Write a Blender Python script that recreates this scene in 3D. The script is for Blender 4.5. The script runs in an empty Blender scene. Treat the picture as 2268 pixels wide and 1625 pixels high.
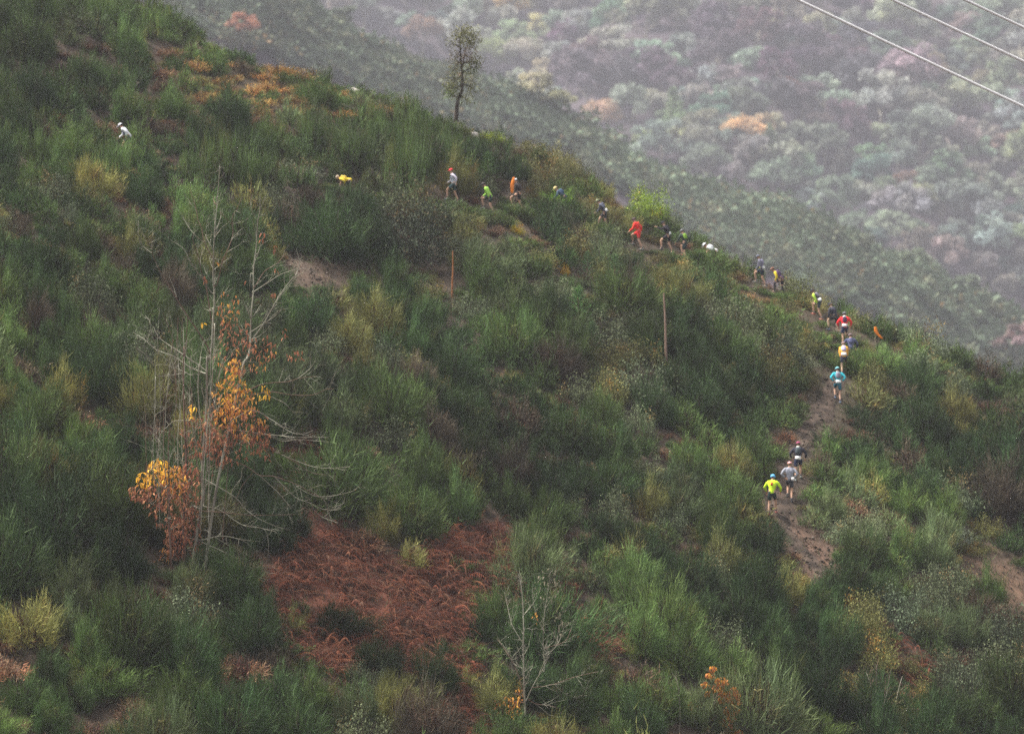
import bpy, math, random
import numpy as np
from mathutils import Vector, Matrix
R = math.radians
random.seed(7)
rng = np.random.default_rng(11)
scene = bpy.context.scene
COL = scene.collection

# ---------------------------------------------------------------- camera, world, sun
F = 2750.0                                   # focal length in pixels of a 1024 wide frame
cam_d = bpy.data.cameras.new('camera')
cam = bpy.data.objects.new('camera', cam_d); COL.objects.link(cam)
cam.location = (0, 0, 0); cam.rotation_euler = (R(90), 0, 0)
cam_d.sensor_width = 36.0; cam_d.lens = 36.0 * F / 1024.0
cam_d.clip_start = 1.0; cam_d.clip_end = 4000.0
cam_d.dof.use_dof = True; cam_d.dof.focus_distance = 112.0
cam_d.dof.aperture_fstop = 0.52
scene.camera = cam

SUN_EL, SUN_AZ = R(58), R(290)
world = bpy.data.worlds.new('World'); scene.world = world; world.use_nodes = True
wn = world.node_tree.nodes; wl = world.node_tree.links; wn.clear()
sky = wn.new('ShaderNodeTexSky'); sky.sky_type = 'NISHITA'; sky.sun_disc = False
sky.sun_elevation = SUN_EL; sky.sun_rotation = SUN_AZ; sky.dust_density = 4.0
hs = wn.new('ShaderNodeHueSaturation'); hs.inputs['Saturation'].default_value = 0.06
bg = wn.new('ShaderNodeBackground'); bg.inputs['Strength'].default_value = 0.09
wo = wn.new('ShaderNodeOutputWorld')
wl.new(sky.outputs[0], hs.inputs['Color']); wl.new(hs.outputs[0], bg.inputs['Color']); wl.new(bg.outputs[0], wo.inputs[0])
sd = bpy.data.lights.new('sun', 'SUN'); sd.energy = 3.0; sd.angle = R(10); sd.color = (1.0, 0.95, 0.88)
sun = bpy.data.objects.new('sun', sd); COL.objects.link(sun)
sdir = Vector((math.sin(SUN_AZ) * math.cos(SUN_EL), math.cos(SUN_AZ) * math.cos(SUN_EL), math.sin(SUN_EL)))
sun.rotation_euler = sdir.to_track_quat('Z', 'Y').to_euler(); sun.location = (0, 60, 120)
scene.view_settings.view_transform = 'Standard'; scene.view_settings.look = 'None'
scene.view_settings.exposure = 1.58; scene.view_settings.gamma = 1.0
scene.view_settings.use_curve_mapping = False
cy = scene.cycles
cy.use_denoising = False; cy.sample_clamp_indirect = 2.0; cy.sample_clamp_direct = 8.0; cy.volume_bounces = 1; cy.max_bounces = 6; cy.diffuse_bounces = 3; cy.transmission_bounces = 3

# ---------------------------------------------------------------- helpers
S = 1024.0 / 2267.0                          # photo read-outs were taken 2267 wide
def P(x, y): return (x * S, y * S)
def smooth_noise(x, y, seed=0, octs=3, scale=10.0):
    x = np.asarray(x, float) / scale; y = np.asarray(y, float) / scale
    out = np.zeros(np.broadcast(x, y).shape); amp = 1.0; tot = 0
    r = np.random.default_rng(seed)
    for o in range(octs):
        for k in range(4):
            a = r.uniform(0, 2 * math.pi); ph = r.uniform(0, 6.28); fr = r.uniform(0.7, 1.4) * 2 ** o
            out = out + amp * np.sin((x * math.cos(a) + y * math.sin(a)) * fr * 2.2 + ph + 1.3 * np.sin((x * math.sin(a) - y * math.cos(a)) * fr + ph * 2))
        tot += amp * 2.0; amp *= 0.5
    return out / tot

def zplane(x, y): return -6.8 + 0.444 * (y - 130) - 0.318 * (x - 12.2)
def plane_hit(px, py):
    d = 0.444 - (366 - py) / F - 0.318 * (px - 512) / F
    y = 60.64 / d
    return ((px - 512) / F * y, y)
SIL = [(-900, -620), (-300, -290), (0, -130), (370, 0), (480, 62), (600, 102), (750, 152), (900, 197), (1000, 245), (1100, 268), (1250, 318),
       (1340, 378), (1440, 432), (1560, 508), (1660, 552), (1790, 620), (1900, 668), (2000, 710), (2090, 750), (2200, 800), (2267, 812), (2500, 880), (2900, 1010), (3600, 1300)]
_c = [plane_hit(a * S, b * S + 8) for a, b in SIL]
CX = np.array([c[0] for c in _c]); CYr = np.array([c[1] for c in _c])
o_ = np.argsort(CX); CX = CX[o_]; CYr = CYr[o_]
def crest(x): return np.interp(x, CX, CYr)
def tz(x, y):
    x = np.asarray(x, float); y = np.asarray(y, float)
    z = zplane(x, y) + 0.45 * smooth_noise(x, y, 3, 3, 9.0)
    s = (y - crest(x)) / 1.5
    sp = np.where(s > 20, s, np.log1p(np.exp(np.clip(s, -30, 20)))) * 1.5
    z = z - 1.02 * sp
    return np.maximum(z, -58.0 + 0.6 * smooth_noise(x, y, 5, 2, 30.0))
def tzs(x, y): return float(tz(x, y))
def hit(px, py, ymax=230.0):
    """first point where the sight line through a frame pixel meets the near hillside"""
    ys = np.arange(70, ymax, 0.1)
    xs = (px - 512) / F * ys; zs = (366 - py) / F * ys
    below = zs < tz(xs, ys)
    if not below.any():
        k = np.argmin(zs - tz(xs, ys))
    else: k = np.argmax(below)
    return float(xs[k]), float(ys[k])
def proj(x, y, z): return 512 + F * x / y, 366 - F * z / y

def mesh_np(name, V, Fc, col=None, smooth=False):
    me = bpy.data.meshes.new(name)
    V = np.ascontiguousarray(V, dtype=np.float32); Fc = np.ascontiguousarray(Fc, dtype=np.int32)
    n, k = Fc.shape
    me.vertices.add(len(V)); me.vertices.foreach_set('co', V.ravel())
    me.loops.add(n * k); me.loops.foreach_set('vertex_index', Fc.ravel())
    me.polygons.add(n); me.polygons.foreach_set('loop_start', np.arange(0, n * k, k, dtype=np.int32))
    if smooth: me.polygons.foreach_set('use_smooth', np.ones(n, dtype=bool))
    me.update(calc_edges=True)
    if col is not None:
        a = me.color_attributes.new('Col', 'FLOAT_COLOR', 'POINT')
        c = np.ones((len(V), 4), np.float32); c[:, :3] = col
        a.data.foreach_set('color', c.ravel())
    return me
def link(name, me, mat=None, parent=None, loc=None):
    o = bpy.data.objects.new(name, me); COL.objects.link(o)
    if mat is not None and me is not None and not me.materials: me.materials.append(mat)
    if parent is not None: o.parent = parent
    if loc is not None: o.location = loc
    return o
def tag(o, label=None, cat=None, group=None, kind=None):
    if label: o['label'] = label
    if cat: o['category'] = cat
    if group: o['group'] = group
    if kind: o['kind'] = kind
    return o
def empty(name, loc, label, cat, group=None):
    o = bpy.data.objects.new(name, None); COL.objects.link(o); o.location = loc
    o.empty_display_size = 0.3
    return tag(o, label, cat, group)

def mat_leaf(name, transl=0.25, noise=0.0, rough=0.75):
    m = bpy.data.materials.new(name); m.use_nodes = True; N = m.node_tree.nodes; L = m.node_tree.links; N.clear()
    out = N.new('ShaderNodeOutputMaterial'); at = N.new('ShaderNodeAttribute'); at.attribute_name = 'Col'
    oi = N.new('ShaderNodeObjectInfo')
    mx = N.new('ShaderNodeMix'); mx.data_type = 'RGBA'; mx.blend_type = 'MULTIPLY'; mx.inputs[0].default_value = 1
    L.new(at.outputs['Color'], mx.inputs[6]); L.new(oi.outputs['Color'], mx.inputs[7])
    bs = N.new('ShaderNodeBsdfPrincipled'); bs.inputs['Roughness'].default_value = rough
    bs.inputs['Specular IOR Level'].default_value = 0.15
    tr = N.new('ShaderNodeBsdfTranslucent'); ms = N.new('ShaderNodeMixShader'); ms.inputs[0].default_value = transl
    L.new(mx.outputs[2], bs.inputs['Base Color']); L.new(mx.outputs[2], tr.inputs['Color'])
    L.new(bs.outputs[0], ms.inputs[1]); L.new(tr.outputs[0], ms.inputs[2]); L.new(ms.outputs[0], out.inputs[0])
    return m
def mat_noise(name, c1, c2, scale=3.0, rough=0.9, bump=0.0, detail=6.0, attr=False, spec=0.2, stretch=None):
    m = bpy.data.materials.new(name); m.use_nodes = True; N = m.node_tree.nodes; L = m.node_tree.links
    bs = N['Principled BSDF']; bs.inputs['Roughness'].default_value = rough; bs.inputs['Specular IOR Level'].default_value = spec
    tc = N.new('ShaderNodeTexCoord'); nz = N.new('ShaderNodeTexNoise'); nz.inputs['Scale'].default_value = scale; nz.inputs['Detail'].default_value = detail
    src = tc.outputs['Object']
    if stretch:
        mp = N.new('ShaderNodeMapping'); mp.inputs['Scale'].default_value = stretch; L.new(src, mp.inputs[0]); src = mp.outputs[0]
    L.new(src, nz.inputs['Vector'])
    cr = N.new('ShaderNodeValToRGB'); cr.color_ramp.elements[0].position = 0.35; cr.color_ramp.elements[1].position = 0.65
    cr.color_ramp.elements[0].color = (*c1, 1); cr.color_ramp.elements[1].color = (*c2, 1)
    L.new(nz.outputs['Fac'], cr.inputs[0]); colr = cr.outputs[0]
    if attr:
        at = N.new('ShaderNodeAttribute'); at.attribute_name = 'Col'
        mx = N.new('ShaderNodeMix'); mx.data_type = 'RGBA'; mx.blend_type = 'MULTIPLY'; mx.inputs[0].default_value = 1
        L.new(colr, mx.inputs[6]); L.new(at.outputs['Color'], mx.inputs[7]); colr = mx.outputs[2]
    L.new(colr, bs.inputs['Base Color'])
    if bump:
        bp = N.new('ShaderNodeBump'); bp.inputs['Strength'].default_value = bump; bp.inputs['Distance'].default_value = 0.05
        L.new(nz.outputs['Fac'], bp.inputs['Height']); L.new(bp.outputs[0], bs.inputs['Normal'])
    return m
_plain = {}
def mat_cloth(c, rough=0.8):
    key = (tuple(round(v, 3) for v in c), rough)
    if key not in _plain:
        c2 = tuple(min(1, v * 1.12) for v in c); c1 = tuple(v * 0.85 for v in c)
        _plain[key] = mat_noise('cloth', c1, c2, scale=9.0, rough=rough, detail=2.0)
    return _plain[key]

M_leaf = mat_leaf('shrub foliage', 0.12); M_dry = mat_leaf('dry leaf', 0.3); M_stem = mat_noise('shrub stem', (.05, .038, .028), (.11, .09, .065), 6)
M_far = mat_leaf('distant foliage', 0.2)
M_soil = mat_noise('hillside litter', (.03, .023, .017), (.078, .056, .04), 1.1, bump=0.6, attr=True)
M_trail = mat_noise('trodden soil', (.026, .019, .015), (.09, .063, .047), 1.6, bump=0.8, detail=9)
M_farsoil = mat_noise('far hillside soil', (.035, .024, .036), (.065, .05, .055), 0.05)
M_rock = mat_noise('granite', (.36, .32, .30), (.62, .57, .53), 3.5, bump=0.5)
M_bark_pale = mat_noise('lichen bark', (.14, .115, .09), (.36, .35, .27), 2.4, bump=0.2, stretch=(1, 1, .35))
M_bark_brown = mat_noise('brown bark', (.10, .055, .04), (.22, .14, .105), 3.0, bump=0.2, stretch=(1, 1, .35))
M_bark_dark = mat_noise('dark oak bark', (.03, .022, .018), (.075, .055, .045), 4.0, bump=0.3)

# ---------------------------------------------------------------- terrain
def grid_mesh(name, xs, ys, zf, colf=None):
    X, Y = np.meshgrid(xs, ys); Z = zf(X, Y); V = np.stack([X.ravel(), Y.ravel(), Z.ravel()], 1)
    nx, ny = len(xs), len(ys); i = np.arange(ny - 1)[:, None] * nx + np.arange(nx - 1)[None, :]
    Fc = np.stack([i, i + 1, i + nx + 1, i + nx], -1).reshape(-1, 4)
    return mesh_np(name, V, Fc, colf(X.ravel(), Y.ravel()) if colf else None, smooth=True)
BR = np.array([(640, 1150), (700, 1150), (760, 1185), (860, 1245), (950, 1225), (980, 1175), (1090, 1140), (1170, 1180), (1130, 1230), (1290, 1225), (1300, 1280), (1120, 1285), (1050, 1290), (1040, 1340),
               (1065, 1440), (1010, 1490), (1085, 1560), (1095, 1840), (1000, 1840), (975, 1530), (930, 1490), (850, 1440), (800, 1470), (740, 1500), (690, 1470), (640, 1430), (600, 1370), (550, 1330), (600, 1265), (640, 1235)], float)
BR2 = np.array([(1240, 1350), (1330, 1340), (1420, 1370), (1400, 1430), (1300, 1430), (1240, 1400)], float)
BR3 = np.array([(1930, 1440), (2000, 1420), (2080, 1450), (2050, 1500), (1960, 1500)], float)
BR4 = np.array([(600, 1010), (700, 960), (730, 1010), (690, 1070), (620, 1050)], float)
def inpoly(px, py, poly):
    c = False; n = len(poly)
    for i in range(n):
        x1, y1 = poly[i]; x2, y2 = poly[i - 1]
        if (y1 > py) != (y2 > py) and px < (x2 - x1) * (py - y1) / (y2 - y1) + x1: c = not c
    return c
def in_bracken(px, py): return any(inpoly(px / S, py / S, q) for q in (BR, BR2, BR3, BR4))

def soilcol(X, Y):
    Z_ = zplane(X, Y); PX = (512 + F * X / np.maximum(Y, 60)) / S; PY = (366 - F * Z_ / np.maximum(Y, 60)) / S
    fern = np.array([1.0 if (500 < a < 1450 and 900 < b < 1700 and any(inpoly(a, b, q) for q in (BR, BR2, BR3, BR4))) else 0.0 for a, b in zip(PX, PY)])[:, None]
    bare = sum((.35 if rx == 1.7 else 1) * np.exp(-(((X - a) / rx) ** 2 + ((Y - b) / ry) ** 2)) for a, b, rx, ry in CLEAR)[:, None]
    n = smooth_noise(X, Y, 21, 3, 7.0)[:, None]; c = np.ones((len(X), 3))
    return np.clip(c * (1 + .25 * n) * np.array([1.0, 1.0, 1.0]) + np.array([0.0, .06, -.05]) * smooth_noise(X, Y, 22, 2, 12.)[:, None] + bare * np.array([.9, .55, .45]) + fern * np.array([.9, -.1, -.2]), .3, 2.6)
CLEAR = []
for cx, cy_, rx, ry in ((2220, 1275, 2.0, 2.4), (700, 612, 1.7, 1.6), (1800, 1235, 1.3, 2.4)):
    x, y = plane_hit(cx * S, cy_ * S); CLEAR.append((x, y, rx, ry))
xs = np.concatenate([np.arange(-150, -44, 4.), np.arange(-44, 46, 0.55), np.arange(46, 151, 4.)])
ys = np.concatenate([np.arange(-16, 88, 4.), np.arange(88, 184, 0.55), np.arange(184, 360, 4.)])
tag(link('hillside', grid_mesh('hillside', xs, ys, tz, soilcol), M_soil), kind='structure')

# spur beyond the crest (about 650 m) and the wooded far slope (950-1180 m)
SPUR = [(-1500, -900), (-300, -420), (300, -150), (600, -40), (760, 40), (1000, 140), (1200, 235), (1330, 305), (1480, 365), (1650, 425), (1800, 490), (1950, 565), (2267, 680), (2700, 860), (3600, 1200)]
DS = 640.0
SX = np.array([(a * S - 512) / F * DS for a, b in SPUR]); SZ = np.array([(366 - b * S) / F * DS for a, b in SPUR])
def sz_(x, y):
    zc = np.interp(x, SX, SZ) - 1.0
    d = y - DS - 14 * smooth_noise(x, 0, 31, 2, 60.)
    z = zc - 0.55 * (np.sqrt(d * d + 60) - 7.75) + 2.5 * smooth_noise(x, y, 33, 3, 35.)
    return np.maximum(z, -59.0)
tag(link('spur_hillside', grid_mesh('spur', np.arange(-260, 320, 7.), np.arange(364, 860, 7.), sz_), M_farsoil), kind='structure')
def fz_(x, y):
    g = 20 * smooth_noise(x, y * .3, 41, 3, 95.)
    z = 6 + 0.60 * (y - 930) + g - 0.02 * x
    return np.clip(z, -60, 170)
tag(link('far_hillside', grid_mesh('far', np.arange(-420, 440, 9.), np.arange(800, 1260, 7.), fz_), M_farsoil), kind='structure')
X0 = 450
tag(link('valley_floor', grid_mesh('valley', np.arange(-X0, X0 + 1, 45.), np.arange(-60, 1290, 45.), lambda X, Y: -60.5 + 0 * X), M_farsoil), kind='structure')

# haze: one even volume round everything
hv = bpy.data.materials.new('haze air'); hv.use_nodes = True; N = hv.node_tree.nodes; N.clear()
vo = N.new('ShaderNodeOutputMaterial'); pv = N.new('ShaderNodeVolumePrincipled')
pv.inputs['Density'].default_value = 0.00020; pv.inputs['Color'].default_value = (0.82, 0.83, 0.92, 1); pv.inputs['Anisotropy'].default_value = 0.1
hv.node_tree.links.new(pv.outputs[0], vo.inputs['Volume'])
HX, HY0, HY1, HZ0, HZ1 = 470, -80, 1310, -62, 196
hvv = [(-HX, HY0, HZ0), (HX, HY0, HZ0), (HX, HY1, HZ0), (-HX, HY1, HZ0), (-HX, HY0, HZ1), (HX, HY0, HZ1), (HX, HY1, HZ1), (-HX, HY1, HZ1)]
hz = link('haze', mesh_np('haze', np.array(hvv), np.array([(3, 2, 1, 0), (4, 5, 6, 7), (0, 1, 5, 4), (1, 2, 6, 5), (2, 3, 7, 6), (3, 0, 4, 7)])), hv)
tag(hz, 'thin pale mist hanging in the valley', kind='stuff')

# ---------------------------------------------------------------- trail
TR = [(1850, 1290, 2.0), (1800, 1245, 2.2), (1750, 1190, 1.7), (1722, 1140, 2.2), (1730, 1085, 2.7), (1762, 1010, 2.3), (1795, 940, 2.8), (1835, 880, 2.8), (1862, 820, 2.6),
      (1872, 765, 2.2), (1862, 715, 1.8), (1825, 678, 1.5), (1780, 650, 1.4), (1722, 634, 1.5), (1680, 622, 1.6), (1600, 575, .9), (1515, 562, .9), (1412, 545, .9), (1330, 512, .8),
      (1240, 468, .8), (1148, 462, .9), (1082, 468, .9), (1004, 452, .8), (880, 435, .6), (760, 425, .6), (600, 392, .6), (450, 368, .6), (280, 345, .6)]
TW = []
for a, b, w in TR:
    x, y = hit(a * S, b * S); TW.append((x, y, w * (.46 if a > 1690 else .4)))
TW = np.array(TW)
def resample(pts, n):
    pts = np.asarray(pts, float); d = np.r_[0, np.cumsum(np.linalg.norm(np.diff(pts[:, :2], axis=0), axis=1))]
    t = np.linspace(0, d[-1], n); return np.stack([np.interp(t, d, pts[:, k]) for k in range(pts.shape[1])], 1)
TWd = resample(TW, 260)
KT = int(np.argmax((512 + F * TWd[:, 0] / TWd[:, 1]) / S < 1660)); k_ = np.ones(7) / 7
for c in range(3):
    TWd[3:-3, c] = np.convolve(TWd[:, c], k_, 'valid')
def ribbon(name, path, mat, lift=0.03, nseg=7, seed=0):
    T = np.gradient(path[:, :2], axis=0); T /= np.linalg.norm(T, axis=1)[:, None] + 1e-9; Nn = np.stack([-T[:, 1], T[:, 0]], 1)
    V = []
    for i, (x, y, w) in enumerate(path):
        wl_ = w * .5 * (1 + .35 * float(smooth_noise(i * .5, 0, seed + 1, 2, 2.))); wr = w * .5 * (1 + .35 * float(smooth_noise(i * .5, 9, seed + 2, 2, 2.)))
        for k in range(nseg):
            t = -wl_ + (wl_ + wr) * k / (nseg - 1)
            X = x + Nn[i, 0] * t; Y = y + Nn[i, 1] * t
            edge = 1 - abs(2 * k / (nseg - 1) - 1)
            V.append((X, Y, tzs(X, Y) + (lift if edge > .01 else -.05) + .05 * edge * random.uniform(-.3, 1)))
    n = len(path); i = np.arange(n - 1)[:, None] * nseg + np.arange(nseg - 1)[None, :]
    return link(name, mesh_np(name, np.array(V), np.stack([i, i + 1, i + nseg + 1, i + nseg], -1).reshape(-1, 4), smooth=True), mat)
tag(ribbon('trail', TWd[:KT], M_trail, lift=0.05), kind='structure')


# ---------------------------------------------------------------- strand plants
def unit(v): return v / (np.linalg.norm(v, axis=-1, keepdims=True) + 1e-9)
def strands(base, d, length, width, r):
    """thin tapered blades: base (n,3), direction (n,3)"""
    n = len(base); side = unit(np.cross(d, unit(r.normal(size=(n, 3))))); w = width[:, None] * .5
    tip = base + d * length[:, None]
    V = np.stack([base - side * w, base + side * w, tip], 1).reshape(-1, 3)
    return V, np.arange(n * 3).reshape(n, 3)
def broom_mesh(name, seed, nplume=46, nst=38, rad=1.0, hgt=1.0, lean=(0.12, 0, 0), ln=(.13, .33), wd=.0165, spread=.42, spiky=0.0, brown=.12):
    r = np.random.default_rng(seed); V = []; C = []
    ph = r.uniform(0, 6.28, 3)
    for k in range(nplume):
        a = r.uniform(0, 2 * math.pi); u = r.uniform(0, 1) ** .75
        el = math.acos(1 - u * 0.98)
        lob = 1 + .2 * math.sin(2 * a + ph[0]) + .15 * math.sin(3 * a + ph[1]) + .1 * math.sin(5 * el + ph[2])
        q = r.uniform(.55, .88) * lob
        dirv = np.array([math.sin(el) * math.cos(a), math.sin(el) * math.sin(a), math.cos(el)])
        p = dirv * q * np.array([rad, rad, hgt]); p[2] = max(.05, p[2] * .92)
        d0 = unit(dirv * (.95 - spiky * .6) + np.array([0, 0, .62 + spiky]) + np.array(lean) + r.normal(size=3) * .16)
        base = p + r.normal(size=(nst, 3)) * .10 + d0 * r.uniform(-.22, .2, (nst, 1))
        d = unit(d0 + r.normal(size=(nst, 3)) * spread)
        v, _ = strands(base, d, r.uniform(ln[0], ln[1], nst), r.uniform(.6, 1.3, nst) * wd, r)
        V.append(v)
        br = r.uniform(.55, 1.55); hue = r.normal() * .035
        c = np.array([br * (1 + hue), br, br * (1 - hue)]) * r.uniform(.8, 1.2, (nst, 1))
        if r.random() < brown: c = c * np.array([1.25, .88, .82])
        V_ = np.repeat(c, 3, 0); V_[2::3] *= np.array([1.05, 1.05, 1.0]); C.append(V_)
    m = 260; q = unit(r.normal(size=(m, 3))) * r.uniform(.1, .62, (m, 1)) * np.array([rad, rad, hgt]); q[:, 2] = np.abs(q[:, 2])      # dead brown twigs inside, coloured darker to deepen the shade in the gaps
    v, _ = strands(q, unit(q + r.normal(size=(m, 3)) * .4), r.uniform(.2, .45, m), r.uniform(.03, .09, m), r); V.append(v); C.append(np.tile((.5, .3, .4), (m * 3, 1)) * np.repeat(r.uniform(.5, 1.1, (m, 1)), 3, 0))
    V = np.concatenate(V); C = np.concatenate(C)
    return V, np.arange(len(V)).reshape(-1, 3), C
def leafy_mesh(seed, nclump=60, nl=70, leaf=.055, rad=1.0, hgt=1.0, cl=.17, brown=.08):
    r = np.random.default_rng(seed); V = []; C = []; ph = r.uniform(0, 6.28, 3)
    for k in range(nclump):
        a = r.uniform(0, 2 * math.pi); el = math.acos(1 - r.uniform(0, 1) ** .8)
        lob = 1 + .2 * math.sin(2 * a + ph[0]) + .18 * math.sin(3 * a + ph[1])
        q = r.uniform(.5, .92) * lob
        p = np.array([math.sin(el) * math.cos(a) * rad, math.sin(el) * math.sin(a) * rad, math.cos(el) * hgt]) * q; p[2] = max(.06, p[2])
        c0 = p + r.normal(size=(nl, 3)) * cl * np.array([1, 1, .7])
        u = unit(r.normal(size=(nl, 3)) + np.array([0, 0, .2])); v = unit(np.cross(u, r.normal(size=(nl, 3))))
        s = leaf * r.uniform(.6, 1.4, (nl, 1))
        V.append(np.stack([c0 - v * s * .4, c0 + u * s, c0 + v * s * .4], 1).reshape(-1, 3))
        br = r.uniform(.5, 1.2); c = np.array([br, br, br]) * r.uniform(.8, 1.15, (nl, 1))
        if r.random() < brown: c = c * np.array([1.5, .9, .7])
        C.append(np.repeat(c, 3, 0))
    V = np.concatenate(V); return V, np.arange(len(V)).reshape(-1, 3), np.concatenate(C)
def stems_mesh(seed, n=14, rad=.8, hgt=.85):
    r = np.random.default_rng(seed); V = []; Fc = []
    for k in range(n):
        a = r.uniform(0, 6.28); q = r.uniform(.3, .9) * rad
        p0 = np.array([.08 * math.cos(a), .08 * math.sin(a), -.25]); p2 = np.array([q * math.cos(a), q * math.sin(a), hgt * r.uniform(.5, .95)])
        p1 = (p0 + p2) / 2 + np.array([0, 0, .15]); b = len(V)
        for p, w in ((p0, .028), (p1, .018), (p2, .005)):
            for j in range(3): V.append(p + w * np.array([math.cos(j * 2.09), math.sin(j * 2.09), 0]))
        for s in range(2):
            for j in range(3): Fc.append((b + s * 3 + j, b + s * 3 + (j + 1) % 3, b + s * 3 + 3 + (j + 1) % 3, b + s * 3 + 3 + j))
    return np.array(V), np.array(Fc)

KINDS = {
 'broom': [broom_mesh('b', 100 + i, nplume=58, nst=74, lean=(.2 if i % 2 else .0, 0, 0), brown=.07) for i in range(6)],
 'spike': [broom_mesh('b', 200 + i, nplume=40, nst=44, hgt=.9, spiky=1.1, ln=(.2, .48), spread=.24, lean=(.02, 0, 0), brown=.06) for i in range(4)],
 'leafy': [leafy_mesh(300 + i) for i in range(4)],
 'heath': [broom_mesh('b', 400 + i, nplume=44, nst=36, hgt=.7, ln=(.1, .24), wd=.024, spread=.6, lean=(0, 0, 0), brown=.35) for i in range(4)],
}
KM = {k: [mesh_np(k + '_foliage', *v[:2], v[2]) for v in vs] for k, vs in KINDS.items()}
for vs in KM.values():
    for m in vs: m.materials.append(M_leaf)
SM = [mesh_np('stems', *stems_mesh(500 + i)) for i in range(4)]
for m in SM: m.materials.append(M_stem)

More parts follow.
